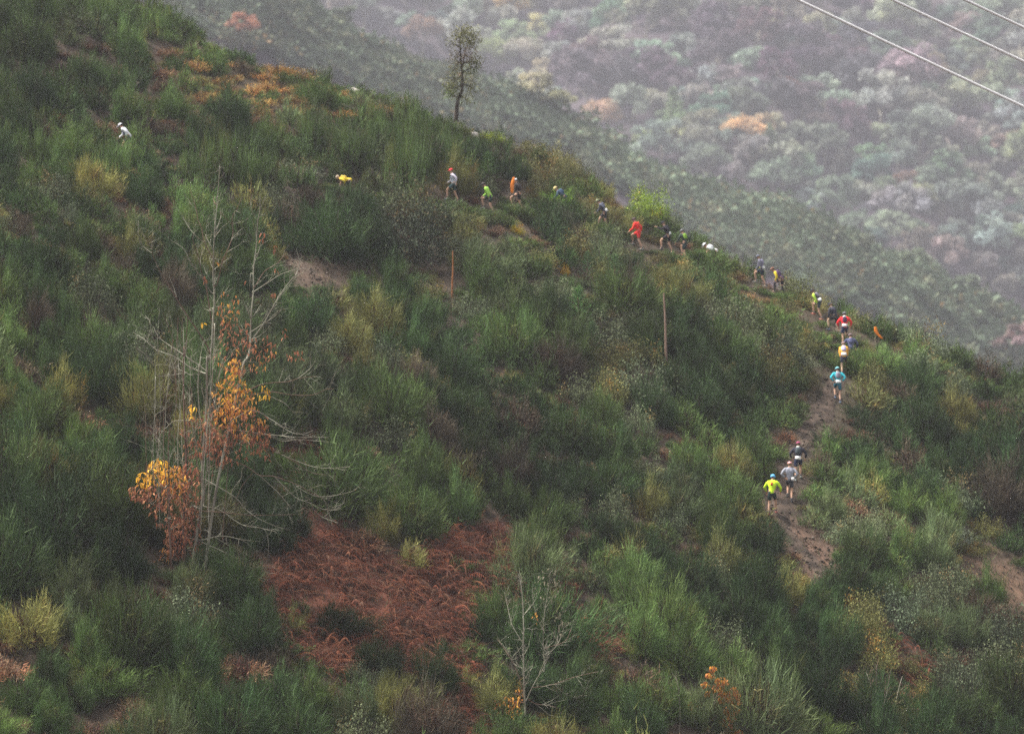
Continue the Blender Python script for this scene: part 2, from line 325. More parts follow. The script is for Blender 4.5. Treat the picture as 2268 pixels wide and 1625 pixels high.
# ---------------------------------------------------------------- what must stay in view (boxes in 2267 px): x0,y0,x1,y1 + foot point
PEOPLE = [  # foot px, box of what shows, pose
 dict(f=(283, 343), v=(258, 280, 295, 301), lab='runner in white shirt and pale cap, alone in the scrub at far left, waist hidden', head=(-1, .15), lean=42, cap=(.75, .73, .8), shirt=(.8, .8, .86), sleeve=(.8, .8, .86), pack=None, bib=None, short=(.03, .035, .06), legs='skin', arm='swing', vest=(.12, .16, .4)),
 dict(f=(765, 425), v=(736, 370, 768, 399), lab='crouching runner in yellow jacket bent double among the bushes', head=(-1, .1), lean=82, cap=None, hair=(.5, .4, .3), shirt=(.75, .55, .04), sleeve=(.75, .55, .04), pack=(.7, .5, .1), bib=None, short=(.03, .03, .03), legs='skin', arm='knees'),
 dict(f=(1004, 446), v=(988, 382, 1020, 433), lab='walker in red cap and pale blue-white top', head=(-1, .1), lean=10, cap=(.7, .05, .06), shirt=(.68, .74, .85), sleeve=(.72, .66, .78), pack=(.12, .17, .32), bib=None, short=(.04, .08, .09), legs='skin', arm='swing'),
 dict(f=(1083, 469), v=(1065, 401, 1102, 457), lab='runner in lime green shirt and dark cap stooping forward in black shorts', head=(-1, .05), lean=30, cap=(.07, .06, .055), shirt=(.42, .78, .12), sleeve=(.42, .78, .12), pack=None, bib=None, short=(.02, .05, .04), legs='skin', arm='knees'),
 dict(f=(1147, 464), v=(1136, 391, 1160, 442), lab='runner in white cap and black top beside an orange tape', head=(-1, .2), lean=12, cap=(.8, .8, .82), shirt=(.035, .03, .032), sleeve=(.035, .03, .032), pack=(.05, .04, .04), bib=None, short=(.03, .025, .03), legs='skin', arm='swing'),
 dict(f=(1248, 470), v=(1226, 404, 1254, 428), lab='pale-haired runner in dark blue top stooping behind a bright bush', head=(-1, .1), lean=52, cap=(.75, .6, .3), shirt=(.05, .085, .15), sleeve=(.05, .085, .15), pack=(.06, .11, .2), bib=None, short=(.03, .03, .04), legs='skin', arm='swing'),
 dict(f=(1337, 508), v=(1316, 444, 1342, 484), lab='stooped runner in slate grey top with white number on the hip', head=(-1, .15), lean=34, cap=(.2, .22, .13), shirt=(.09, .1, .14), sleeve=(.09, .1, .14), pack=(.13, .14, .22), bib=(.85, .85, .88), short=(.04, .04, .05), legs='skin', arm='swing'),
 dict(f=(1413, 548), v=(1398, 484, 1424, 544), lab='runner in plain bright red jacket on the traverse below the bright bush', head=(-1, .3), lean=22, cap=(.08, .05, .06), shirt=(.85, .035, .025), sleeve=(.85, .035, .025), pack=(.85, .08, .06), bib=None, short=(.7, .03, .03), legs='skin', arm='swing'),
 dict(f=(1478, 558), v=(1446, 494, 1486, 548), lab='runner all in black reaching one bare hand forward, white number on the hip', head=(-1, .3), lean=24, cap=(.02, .022, .035), shirt=(.025, .022, .03), sleeve=(.025, .022, .03), pack=(.03, .03, .045), bib=(.8, .8, .8), short=(.025, .02, .03), legs='skin', arm='reach'),
 dict(f=(1516, 572), v=(1502, 507, 1525, 565), lab='runner in dark top with neon green patches on the pack', head=(-.6, .8), lean=20, cap=(.16, .16, .17), shirt=(.035, .05, .04), sleeve=(.035, .05, .04), pack=(.25, .45, .05), bib=None, short=(.02, .04, .045), legs='skin', arm='swing'),
 dict(f=(1576, 580), v=(1547, 522, 1579, 546), lab='runner in white cap and white jacket, bent low on the crest', head=(-1, .2), lean=66, cap=(.84, .86, .9), shirt=(.84, .86, .9), sleeve=(.84, .86, .9), pack=(.82, .84, .9), bib=None, short=(.1, .1, .1), legs='skin', arm='knees'),
 dict(f=(1686, 630), v=(1665, 562, 1700, 626), lab='runner in grey hooded top and cap with yellow and white belt, long stride', head=(-1, .25), lean=16, cap=(.13, .14, .19), shirt=(.22, .22, .3), sleeve=(.17, .17, .22), pack=(.3, .29, .4), bib=(.84, .84, .84), belt=(.75, .7, .06), short=(.02, .03, .05), legs='skin', arm='knees'),
 dict(f=(1728, 652), v=(1712, 596, 1740, 640), lab='bent runner in purple and yellow top climbing behind the grey hooded runner', head=(-1, .25), lean=48, cap=(.2, .09, .06), shirt=(.11, .05, .15), sleeve=(.8, .62, .03), pack=(.09, .05, .12), bib=None, short=(.03, .03, .045), legs=(.035, .035, .045), arm='knees'),
 dict(f=(1812, 702), v=(1788, 632, 1822, 700), lab='runner in black cap and neon yellow-green sleeves, grey pack and white number', head=(-.85, .5), lean=38, cap=(.015, .018, .03), shirt=(.05, .05, .06), sleeve=(.5, .75, .08), pack=(.2, .19, .23), bib=(.84, .86, .86), short=(.02, .045, .05), legs='skin', arm='knees'),
 dict(f=(1848, 736), v=(1822, 654, 1862, 728), lab='leaning runner all in black with pale bare calves', head=(-.7, .7), lean=30, cap=(.03, .032, .05), shirt=(.04, .042, .06), sleeve=(.04, .042, .06), pack=(.06, .06, .085), bib=None, short=(.03, .03, .035), legs='skin', skin=(.62, .43, .3), arm='knees'),
 dict(f=(1870, 763), v=(1852, 688, 1888, 754), lab='runner in red jacket seen from behind with dark pack and white number', head=(0.05, 1), lean=20, cap=(.16, .16, .18), collar=(.85, .85, .85), shirt=(.85, .025, .035), sleeve=(.85, .025, .035), pack=(.07, .03, .07), bib=(.88, .88, .88), short=(.02, .03, .08), legs='skin', arm='down'),
 dict(f=(1884, 806), v=(1868, 741, 1892, 770), lab='runner in navy blue top close behind the red jacket', head=(0, 1), lean=26, cap=(.19, .14, .16), shirt=(.075, .085, .17), sleeve=(.075, .085, .17), pack=(.09, .1, .19), bib=None, short=(.03, .03, .06), legs='skin', arm='down'),
 dict(f=(1868, 828), v=(1854, 760, 1884, 824), lab='runner in orange-yellow top with white number and purple-grey pack', head=(.05, 1), lean=30, cap=(.3, .2, .22), shirt=(.85, .45, .07), sleeve=(.85, .42, .06), pack=(.55, .5, .72), bib=(.88, .88, .86), short=(.04, .045, .08), legs='skin', skin=(.62, .43, .3), arm='knees'),
 dict(f=(1855, 886), v=(1833, 812, 1878, 882), lab='runner in turquoise top and teal shorts with both hands on hips', head=(-.05, 1), lean=14, cap=(.25, .62, .68), shirt=(.04, .42, .5), sleeve=(.04, .5, .6), pack=(.28, .26, .33), bib=(.88, .9, .9), short=(.02, .16, .23), legs='skin', arm='hips'),
 dict(f=(1767, 1062), v=(1754, 974, 1781, 1056), lab='runner in maroon cap and black top with white number', head=(.15, 1), lean=12, cap=(.33, .06, .14), collar=(.6, .62, .58), shirt=(.03, .03, .045), sleeve=(.03, .03, .045), pack=(.07, .09, .1), bib=(.86, .86, .84), short=(.02, .03, .07), legs='skin', arm='down'),
 dict(f=(1748, 1106), v=(1730, 1020, 1768, 1102), lab='runner in grey long-sleeved top and pink cap with hands on hips', head=(.2, 1), lean=3, cap=(.75, .35, .35), shirt=(.3, .31, .37), sleeve=(.34, .35, .4), pack=None, bib=(.8, .8, .8), bibx=-.16, short=(.05, .055, .065), legs='skin', arm='hips'),
 dict(f=(1709, 1138), v=(1697, 1048, 1727, 1134), lab='last runner in neon yellow jacket with red pack mark and light blue beanie', head=(.35, 1), lean=16, cap=(.13, .42, .75), shirt=(.62, .9, .03), sleeve=(.62, .9, .03), pack=(.8, .12, .05), packs=.45, bib=None, short=(.015, .035, .03), legs='skin', arm='down'),
]
KEEP = []   # (px0, py0, px1, py1, depth) in frame pixels
for p in PEOPLE:
    x, y = hit(p['f'][0] * S, p['f'][1] * S); p['w'] = (x, y, tzs(x, y))
    v = p['v']; KEEP.append((v[0] * S - 1, v[1] * S, v[2] * S + 1, v[3] * S, y))
def keep(x0, y0, x1, y1, depth): KEEP.append((x0 * S, y0 * S, x1 * S, y1 * S, depth))
for b in [(650, 1240, 800, 1320, 118), (830, 1300, 1000, 1400, 115), (1000, 1170, 1080, 1220, 120), (1132, 390, 1142, 427, 161), (1934, 718, 1956, 750, 156), (996, 556, 1006, 632, 145), (1466, 660, 1480, 780, 135), (1340, 560, 1380, 640, 140), (1262, 640, 1296, 730, 135),
          (1390, 590, 1425, 650, 140), (1388, 380, 1480, 450, 168), (988, 60, 1050, 246, 169), (772, 163, 800, 180, 172), (972, 226, 986, 246, 170), (1035, 272, 1055, 290, 169), (1080, 274, 1098, 288, 169),
          (340, 1000, 450, 1228, 110), (390, 600, 470, 1175, 110), (1130, 480, 1160, 512, 160), (1240, 575, 1262, 602, 150), (1170, 1300, 1190, 1560, 106), (1530, 1470, 1650, 1610, 108), (1905, 1480, 2010, 1605, 108), (1498, 1490, 1506, 1600, 108),
          (1780, 1200, 1820, 1245, 127), (1820, 800, 1870, 860, 150), (1800, 890, 1840, 940, 146), (1750, 1080, 1765, 1110, 136), (2190, 1250, 2250, 1290, 126), (680, 590, 740, 625, 148)]: keep(*b)


# ---------------------------------------------------------------- bushes
TREEBASE = []
def trail_dist(x, y):
    d = np.hypot(TWd[:, 0] - x, TWd[:, 1] - y); k = int(np.argmin(d)); return d[k], TWd[k, 2], k
DARK, MID, OLIVE, GREY, BROWN, BRIGHT = (.040, .072, .024), (.076, .122, .036), (.168, .172, .058), (.125, .155, .085), (.145, .098, .062), (.12, .2, .05)
def choose(px, py):
    """kind and tint from where on the slope the bush grows"""
    X, Y = px / S, py / S; u = random.random(); n = float(smooth_noise(px, py, 77, 2, 90.)) + random.uniform(-.35, .35)
    if 430 < X < 900 and 70 < Y < 260 and Y < 60 + .33 * X + 60:                       # yellow-brown heath under the crest
        if u < .45: return 'heath', (.23, .17, .065), 'heather'
    if 60 < X < 700 and 110 < Y < 330 and u < .42: return 'heath', BROWN, 'heather'
    if X > 1150 and Y < 160 + (X - 900) * .52 + 130 and Y < 760:                      # near crest on the right: olive, brown, pale
        if u < .36: return 'leafy', (.19, .19, .075), 'leafy'
        if u < .5: return 'heath', (.18, .14, .065), 'heather'
        return 'broom', OLIVE if n > 0 else MID, 'broom'
    if X > 900 and 560 < Y < 900 and u < .3: return 'leafy', GREY if n > 0 else OLIVE, 'leafy'
    if X > 1850 and Y > 1150 and u < .3: return 'leafy', GREY if n > .2 else OLIVE, 'leafy'
    if Y < 420 and X < 1250 and u < .5: return 'spike', MID, 'broom'
    if Y < 520 and u < .12: return 'leafy', GREY, 'leafy'
    if u < .05: return 'leafy', GREY, 'leafy'
    if u < .15: return 'heath', BROWN, 'heather'
    if u < .22 + (.12 if Y < .42 * X + 150 else 0): return 'broom', OLIVE, 'broom'
    if u > .965: return 'broom', (.085, .07, .048), 'broom'
    return 'broom', (DARK if n < -.05 else MID if n < .55 else (.1, .135, .06)), 'broom'

cells = {}; bushes = []
def near_ok(x, y, r):
    cx, cy_ = int(x // 3), int(y // 3)
    for i in range(cx - 1, cx + 2):
        for j in range(cy_ - 1, cy_ + 2):
            for (a, b, q) in cells.get((i, j), ()):
                if math.hypot(a - x, (b - y) * .95) < (q + r) * .62: return False
    return True
tries = 0
for tries in range(32000):
    y = random.uniform(90, 178); hw = 512 / F * y
    x = random.uniform(-hw - 4, hw + 4)
    if y > float(crest(x)) + 1.8: continue
    z = tzs(x, y); px, py = proj(x, y, z)
    if py > 860: continue
    big = .5 + .5 * float(smooth_noise(x, y, 51, 2, 14.))
    r = random.uniform(.7, 1.2) + 1.5 * max(0, big) * random.random() ** 1.6
    crestd = float(crest(x)) - y
    if crestd < 7: r = min(r, .8 + .6 * random.random())
    if not near_ok(x, y, r): continue
    kind, tint, fam = choose(px, py)
    h = min(3.2, r * random.uniform(1.3, 1.95))
    if crestd < 6: h = min(h, random.choice((.9, 1.3, 1.7, 2.4)))
    if kind == 'heath': r *= .85; h = r * random.uniform(.8, 1.0)
    if in_bracken(px, py) or in_bracken(px, py - .5 * h * F / y) or in_bracken(px, py - .85 * h * F / y):
        if random.random() > .15: continue
        q_ = random.uniform(.4, .75); r *= q_; h *= q_
    d, w, k = trail_dist(x, y)
    if d < w * .5 + r * .42:
        if k < KT: continue
        if d < .25 + .3 * r: continue
        h = min(h, 1.1)
    if any(((x - c[0]) / (c[2] + r * .5)) ** 2 + ((y - c[1]) / (c[3] + r * .5)) ** 2 < 1 for c in CLEAR): continue
    ok = True
    for (x0, y0, x1, y1, dp) in KEEP:
        if y > dp + .4: continue
        if x1 < px - r * F / y * .95 or x0 > px + r * F / y * .95: continue
        zt = z + h * 1.12; pt = proj(x, y, zt)[1]
        if pt < y1 and py > y0 - 4:
            hn = ((366 - y1) / F * y - z) / 1.12
            if hn < .45: ok = False; break
            h = min(h, hn); r = min(r, max(.55, h * 1.05))
    if not ok: continue
    for p in PEOPLE:
        if math.hypot(p['w'][0] - x, p['w'][1] - y) < r * .75 + .25: ok = False
    if not ok: continue
    cells.setdefault((int(x // 3), int(y // 3)), []).append((x, y, r))
    bushes.append(dict(x=x, y=y, z=z, r=r, h=h, kind=kind, tint=tint, fam=fam, px=px, py=py))
nbig = len(bushes)
small = {}
for tries in range(9000):
    y = random.uniform(92, 177); x = random.uniform(-1, 1) * (512 / F * y + 1)
    if y > float(crest(x)) + 1.2: continue
    r = random.uniform(.4, .7); z = tzs(x, y); px, py = proj(x, y, z)
    if py > 800 or in_bracken(px, py): continue
    if any(math.hypot(a - x, b - y) < q * .62 + r * .5 for i in range(int(x // 3) - 1, int(x // 3) + 2) for j in range(int(y // 3) - 1, int(y // 3) + 2) for (a, b, q) in cells.get((i, j), ())): continue
    ci, cj = int(x // 2), int(y // 2)
    if any(math.hypot(a - x, b - y) < (q + r) * .6 for i in (ci - 1, ci, ci + 1) for j in (cj - 1, cj, cj + 1) for (a, b, q) in small.get((i, j), ())): continue
    d, w, k = trail_dist(x, y)
    if k < KT and d < w * .42 + r * .35: continue
    if any(((x - c[0]) / c[2]) ** 2 + ((y - c[1]) / c[3]) ** 2 < .8 for c in CLEAR): continue
    h = r * random.uniform(.8, 1.2); ok = True
    for (x0, y0, x1, y1, dp) in KEEP:
        if y > dp + .3 or x1 < px - r * F / y or x0 > px + r * F / y: continue
        if proj(x, y, z + h)[1] < y1 and py > y0 - 4:
            hn = (366 - y1) / F * y - z
            if hn < .12: ok = False; break
            h = min(h, hn)
    if not ok or any(math.hypot(p['w'][0] - x, p['w'][1] - y) < r * .6 + .2 for p in PEOPLE): continue
    small.setdefault((ci, cj), []).append((x, y, r)); u = random.random()
    kd, tn_, fm = ('heath', BROWN, 'heather') if u < .4 else ('heath', OLIVE, 'heather') if u < .55 else ('leafy', OLIVE, 'leafy') if u < .7 else ('broom', MID, 'broom')
    if sum(math.hypot((c[0] - x) / c[2], (c[1] - y) / c[3]) < 1.3 for c in CLEAR[1:2]) and u < .5: continue
    bushes.append(dict(x=x, y=y, z=z, r=r, h=h, kind=kd, tint=tn_, fam=fm, px=px, py=py))
for p in PEOPLE:                                                    # scrub on the downhill side of the path, waist deep where the walkers are half hidden
    x0_, y0_, z0_ = p['w']; yb = p['v'][3]
    if p['f'][1] - yb < 8: continue
    for dx in (-1.0, -.6, -.2, .2, .6, 1.0):
        x = x0_ + dx + random.uniform(-.15, .15); y = y0_ - random.uniform(.7, 1.2); z = tzs(x, y); h = ((366 - yb * S) / F * y - z) * .93
        if h < .15: continue
        px, py = proj(x, y, z); r = max(.55, min(.9, h)); bushes.append(dict(x=x, y=y, z=z, r=r, h=h, kind='broom' if dx < .3 else 'heath', tint=MID if dx else OLIVE, fam='broom' if dx < .3 else 'heather', px=px, py=py))
print('bushes', nbig, len(bushes))

LM = [('the bare chestnut', 470, 760), ('the yellow chestnut leaves', 350, 1060), ('the rusty bracken', 830, 1340), ('the lichened bare tree', 1180, 1430), ('the little orange oak', 1590, 1540), ('the bottom-edge bare tree', 1950, 1540), ('the neon yellow runner', 1712, 1090),
 ('the turquoise runner', 1856, 850), ('the curled orange tape', 1945, 735), ('the bare soil', 2210, 1275), ('the tall dead pole', 1474, 730), ('the rust-orange snag', 1001, 600), ('the pine saplings', 1340, 640), ('the red-capped walker', 1003, 410), ('the crouching yellow runner', 750, 385),
 ('the white-shirted runner', 272, 295), ('the lone oak', 1015, 200), ('the crest boulder', 786, 170), ('the vivid crest bush', 1440, 420), ('the silvery shrub', 2100, 1190), ('the yellow-green flowering shrub', 300, 95), ('the reddish fern clump', 120, 255), ('the bottom left corner', 60, 1560),
 ('the reddish bare patch', 700, 612), ('the drooping chestnut twigs', 720, 1050), ('the grey-hooded runner', 1683, 595), ('the bottom right corner', 2240, 1570), ('the green bramble thicket', 655, 320), ('the foot of the trail', 1800, 1240)]
FLM = [('the golden tree', 1650, 300), ('the narrow green conifer', 1488, 260), ('the bleached snag', 2103, 350), ('the small russet tree', 1745, 205), ('the golden tan tree', 1130, 45), ('the lone oak', 1015, 150), ('the longest cable', 2020, 110), ('the topmost cable', 2220, 30), ('the spur skyline', 1700, 440), ('the top edge', 1450, 20), ('the right edge', 2250, 560)]
def zone(px, py, lm=LM, near=95):
    X, Y = px / S, py / S; n_, a, b = min(lm, key=lambda q: math.hypot(q[1] - X, (q[2] - Y) * 1.1)); dx, dy = X - a, Y - b; d = math.hypot(dx, dy)
    if abs(dx) > 2.2 * abs(dy): rel = 'left of' if dx < 0 else 'right of'
    elif abs(dy) > 2.2 * abs(dx): rel = 'above' if dy < 0 else 'below'
    else: rel = ('up' if dy < 0 else 'down') + ' and ' + ('left' if dx < 0 else 'right') + ' of'
    return ('just ' if d < near else '' if d < near * 2.2 else 'well ') + rel + ' ' + n_
def tintname(t):
    g = t[1]
    if t is GREY: return 'grey-green'
    if t[0] > t[1]: return 'brownish'
    if g < .1: return 'dark green'
    if g < .145: return 'mid green'
    return 'pale olive'
NM = {'broom': 'broom_bush', 'leafy': 'leafy_shrub', 'heather': 'heather_bush'}
DS_ = {'broom': '{} {} broom bush {}', 'leafy': '{} {} leafy shrub {}', 'heather': '{} {} heather bush {}'}
cnt = {}; rest = {'broom': [], 'leafy': [], 'heather': []}
def insight(b): return -10 < b['px'] < 1034 and b['py'] - b['h'] * F / b['y'] < 728 and b['py'] > -5
bushes.sort(key=lambda b: -(b['r'] * b['h'] / b['y'] ** 2) * (1 if insight(b) else .001))
for b in bushes:
    fam = b['fam']; i = cnt.get(fam, 0); j = random.randrange(len(KM[b['kind']]))
    v = random.uniform(.66, 1.45) * (1 + .38 * float(smooth_noise(b['x'], b['y'], 61, 2, 9.))); hue = random.gauss(.03, .03); t = tuple(c * v * (1 + s_ * hue) for c, s_ in zip(b['tint'], (1, 0, -1)))
    rz = random.uniform(-.5, .5) if b['kind'] == 'broom' else random.uniform(0, 6.28)
    if i < 298 and insight(b):
        cnt[fam] = i + 1
        o = link(NM[fam], KM[b['kind']][j]); o.location = (b['x'], b['y'], b['z'] - .05); o.rotation_euler = (0, 0, rz); o.scale = (b['r'], b['r'], b['h']); o.color = (*t, 1)
        tn = tintname(b['tint']); zn = zone(b['px'], b['py'])
        szn = 'broad' if b['r'] > 1.35 else 'small' if b['r'] < .95 else 'middling'; tag(o, DS_[fam].format(szn, tn, zn), 'bush', {'broom': 'broom bushes covering the near hillside', 'leafy': 'leafy shrubs scattered over the near hillside', 'heather': 'heather bushes scattered over the near hillside'}[fam])
        s = link('stem', SM[i % 4]); s.parent = o
    else: rest[fam].append((b, j, t, rz))
for fam, lst in rest.items():
    if not lst: continue
    Vs, Cs = [], []
    for b, j, t, rz in lst:
        V, _, C = KINDS[b['kind']][j]
        st = 4 if insight(b) else 7; st = max(1, st // 2) if fam != 'broom' else st                # fewer, broader blades on the joined small ones
        T = V.reshape(-1, 3, 3)[::st]; C = C.reshape(-1, 3, 3)[::st].reshape(-1, 3); mid = (T[:, :1] + T[:, 1:2]) / 2; T = T.copy(); T[:, :2] = mid + (T[:, :2] - mid) * (st ** .55); V = T.reshape(-1, 3)
        c, s = math.cos(rz), math.sin(rz)
        W = np.stack([(V[:, 0] * c - V[:, 1] * s) * b['r'] + b['x'], (V[:, 0] * s + V[:, 1] * c) * b['r'] + b['y'], V[:, 2] * b['h'] + b['z'] - .05], 1)
        Vs.append(W); Cs.append(C * np.array(t))
    V = np.concatenate(Vs); print('rest', fam, len(lst), len(V) // 3)
    o = link({'broom': 'broom_scrub', 'leafy': 'leafy_scrub', 'heather': 'heather_scrub'}[fam], mesh_np('scrub', V, np.arange(len(V)).reshape(-1, 3), np.concatenate(Cs)), M_leaf)
    tag(o, 'unbroken cover of smaller {} bushes filling the hillside between the big ones'.format(fam), 'scrub', kind='stuff')

# ground litter: short dry and green strands everywhere, and along the trail
def litter(n, seed):
    r = np.random.default_rng(seed); y = r.uniform(92, 176, n * 2); x = r.uniform(-1, 1, n * 2) * (512 / F * y + 2)
    m = y < crest(x) + 1; x, y = x[m][:n], y[m][:n]
    d = np.array([np.min((TWd[:KT, 0] - a) ** 2 + (TWd[:KT, 1] - b) ** 2) for a, b in zip(x, y)])
    m = (d > .45) | (r.random(len(x)) < .7); x, y = x[m], y[m]
    base = np.stack([x, y, tz(x, y) - .03], 1); dirs = unit(np.stack([r.normal(size=len(x)) * .5, r.normal(size=len(x)) * .5, np.full(len(x), .8)], 1))
    V, Fc = strands(base, dirs, r.uniform(.12, .5, len(x)), r.uniform(.015, .05, len(x)), r)
    pal = np.array([(.14, .095, .07), (.09, .10, .045), (.18, .14, .09), (.07, .045, .035), (.11, .13, .06)])
    c = pal[r.integers(0, 5, len(x))] * r.uniform(.7, 1.3, (len(x), 1))
    return V, Fc, np.repeat(c, 3, 0)
V, Fc, C = litter(130000, 5)
tag(link('grass_litter', mesh_np('litter', V, Fc, C), M_dry), 'dry grass and litter covering the soil between bushes', 'grass', kind='stuff')

def clods():
    r = np.random.default_rng(15); Vs, Fs, Cs, b = [], [], [], 0
    for k in range(850):
        if k % 4 == 0:
            c = CLEAR[r.integers(3)]; x, y = c[0] + r.normal() * c[2] * .5, c[1] + r.normal() * c[3] * .5
        else:
            i = r.integers(0, KT); x, y = TWd[i, 0] + r.normal() * TWd[i, 2] * .38, TWd[i, 1] + r.normal() * .5
        sz = r.uniform(.03, .10) * (1.8 if r.random() < .05 else 1); q = unit(np.array([(1, 0, 0), (-1, 0, 0), (0, 1, 0), (0, -1, 0), (0, 0, 1), (0, 0, -1)]) + r.normal(size=(6, 3)) * .25) * sz * r.uniform(.6, 1.2, (6, 1)) * np.array([1, 1, .7])
        Vs.append(q + np.array([x, y, tzs(x, y) + .06])); Fs.append(np.array([(0, 2, 4), (2, 1, 4), (1, 3, 4), (3, 0, 4), (2, 0, 5), (1, 2, 5), (3, 1, 5), (0, 3, 5)]) + b); b += 6
        Cs.append(np.tile(np.array([(.06, .045, .035), (.13, .1, .08), (.24, .2, .17), (.04, .03, .022)])[r.choice(4, p=[.4, .3, .12, .18])], (6, 1)))
    tag(link('trail_stones', mesh_np('clods', np.concatenate(Vs), np.concatenate(Fs), np.concatenate(Cs)), M_dry), 'loose stones and clods strewn over the trodden trail', 'stones', kind='stuff')
clods()
# ---------------------------------------------------------------- dead bracken
def bracken():
    r = np.random.default_rng(9); Vs, Cs = [], []
    for poly, dens in ((BR, 1.0), (BR2, .7), (BR3, .45), (BR4, .5)):
        x0, y0 = poly.min(0); x1, y1 = poly.max(0); n = int((x1 - x0) * (y1 - y0) / 17 * dens)
        for k in range(n):
            a, b = r.uniform(x0, x1), r.uniform(y0, y1)
            if not inpoly(a, b, poly): continue
            x, y = plane_hit(a * S, b * S + 5); z = tzs(x, y)
            if smooth_noise(x * 3, y * 3, 66, 2, 3.0) + r.normal() * .3 < -.22: continue
            L = r.uniform(.35, 1.2); az = r.normal(-.35, 1.15); h0 = r.uniform(-.05, .35) + (.3 if r.random() < .08 else 0); m = 13
            dv = np.array([math.cos(az), math.sin(az), 0]); dv[2] = .444 * dv[1] - .318 * dv[0]; dv = unit(dv); sd_ = unit(np.cross(dv, unit(np.array([.3, -.4, .9]) + r.normal(size=3) * .45)))
            t = np.linspace(.1, 1, m)[:, None]; bend = r.normal() * .25
            ctr = np.array([x, y, z + r.uniform(.02, .3)]) + dv * L * t + sd_ * bend * L * t * t + np.array([0, 0, 1]) * (h0 * np.sin(t * r.uniform(2.0, 3.0)))
            w = r.uniform(.1, .2) * L * (1.05 - t) * r.uniform(.6, 1.2, (m, 1)) + .01; droop = np.array([0, 0, -1]) * w * r.uniform(0, .8)
            step = dv * .022 * L
            br = r.uniform(.4, 1.5); pal = np.array([(.30, .088, .045), (.23, .065, .036), (.38, .14, .065), (.10, .045, .035), (.18, .09, .055)])[r.choice(5, p=[.38, .27, .1, .15, .1])] * br
            for s in (-1, 1):
                tip = ctr + sd_ * s * w + droop + dv * w * .8
                Vs.append(np.stack([ctr - step, ctr + step, tip], 1).reshape(-1, 3)); Cs.append(np.tile(pal, (m * 3, 1)) * r.uniform(.8, 1.2, (m * 3, 1)))
            e = r.normal(size=3) * .006 + np.cross(dv, sd_) * .006
            rach = np.stack([ctr[:-1] - e, ctr[:-1] + e, ctr[1:]], 1).reshape(-1, 3); Vs.append(rach); Cs.append(np.tile((.34, .18, .10), (len(rach), 1)) * br)
    Cs = [c * .55 for c in Cs]
    V = np.concatenate(Vs); print('bracken tris', len(V) // 3)
    o = link('dead_bracken', mesh_np('bracken', V, np.arange(len(V)).reshape(-1, 3), np.concatenate(Cs)), M_dry)
    tag(o, 'rust-brown dead bracken fronds lying over the slope', 'bracken', kind='stuff')
bracken()

# ---------------------------------------------------------------- traced trees with real depth
def catmull(pts, n=6):
    P_ = [np.array(p, float) for p in pts]; P_ = [2 * P_[0] - P_[1]] + P_ + [2 * P_[-1] - P_[-2]]; out = []
    for i in range(1, len(P_) - 2):
        a, b, c, d = P_[i - 1:i + 3]
        for k in range(n):
            t = k / n; out.append(.5 * ((2 * b) + (-a + c) * t + (2 * a - 5 * b + 4 * c - d) * t * t + (-a + 3 * b - 3 * c + d) * t ** 3))
    out.append(P_[-2]); return np.array(out)
def tube(path, rad, k=6):
    path = np.asarray(path); n = len(path); T = unit(np.gradient(path, axis=0)); up = np.array([.31, .95, .05])
    A = unit(np.cross(T, up)); B = np.cross(T, A); ang = np.arange(k) * 2 * math.pi / k
    V = (path[:, None, :] + rad[:, None, None] * (A[:, None, :] * np.cos(ang)[None, :, None] + B[:, None, :] * np.sin(ang)[None, :, None])).reshape(-1, 3)
    i = np.arange(n - 1)[:, None] * k; j = np.arange(k)[None, :]; jn = (j + 1) % k
    return V, np.stack([i + j, i + jn, i + k + jn, i + k + j], -1).reshape(-1, 4)
def shoot(p, d, L, r0, rr, depth, out):
    n = 5; pts = [np.array(p)]; d = np.array(d)
    for k in range(n):
        d = unit(d + rr.normal(size=3) * .16 + np.array([0, 0, .04])); pts.append(pts[-1] + d * L / n)
    pts = np.array(pts); out.append((pts, np.linspace(r0, r0 * .25, n + 1)))
    if depth > 0:
        for k in range(rr.integers(1, 4)):
            i = rr.integers(1, n); shoot(pts[i], unit(d + rr.normal(size=3) * .55), L * rr.uniform(.35, .65), r0 * .6, rr, depth - 1, out)
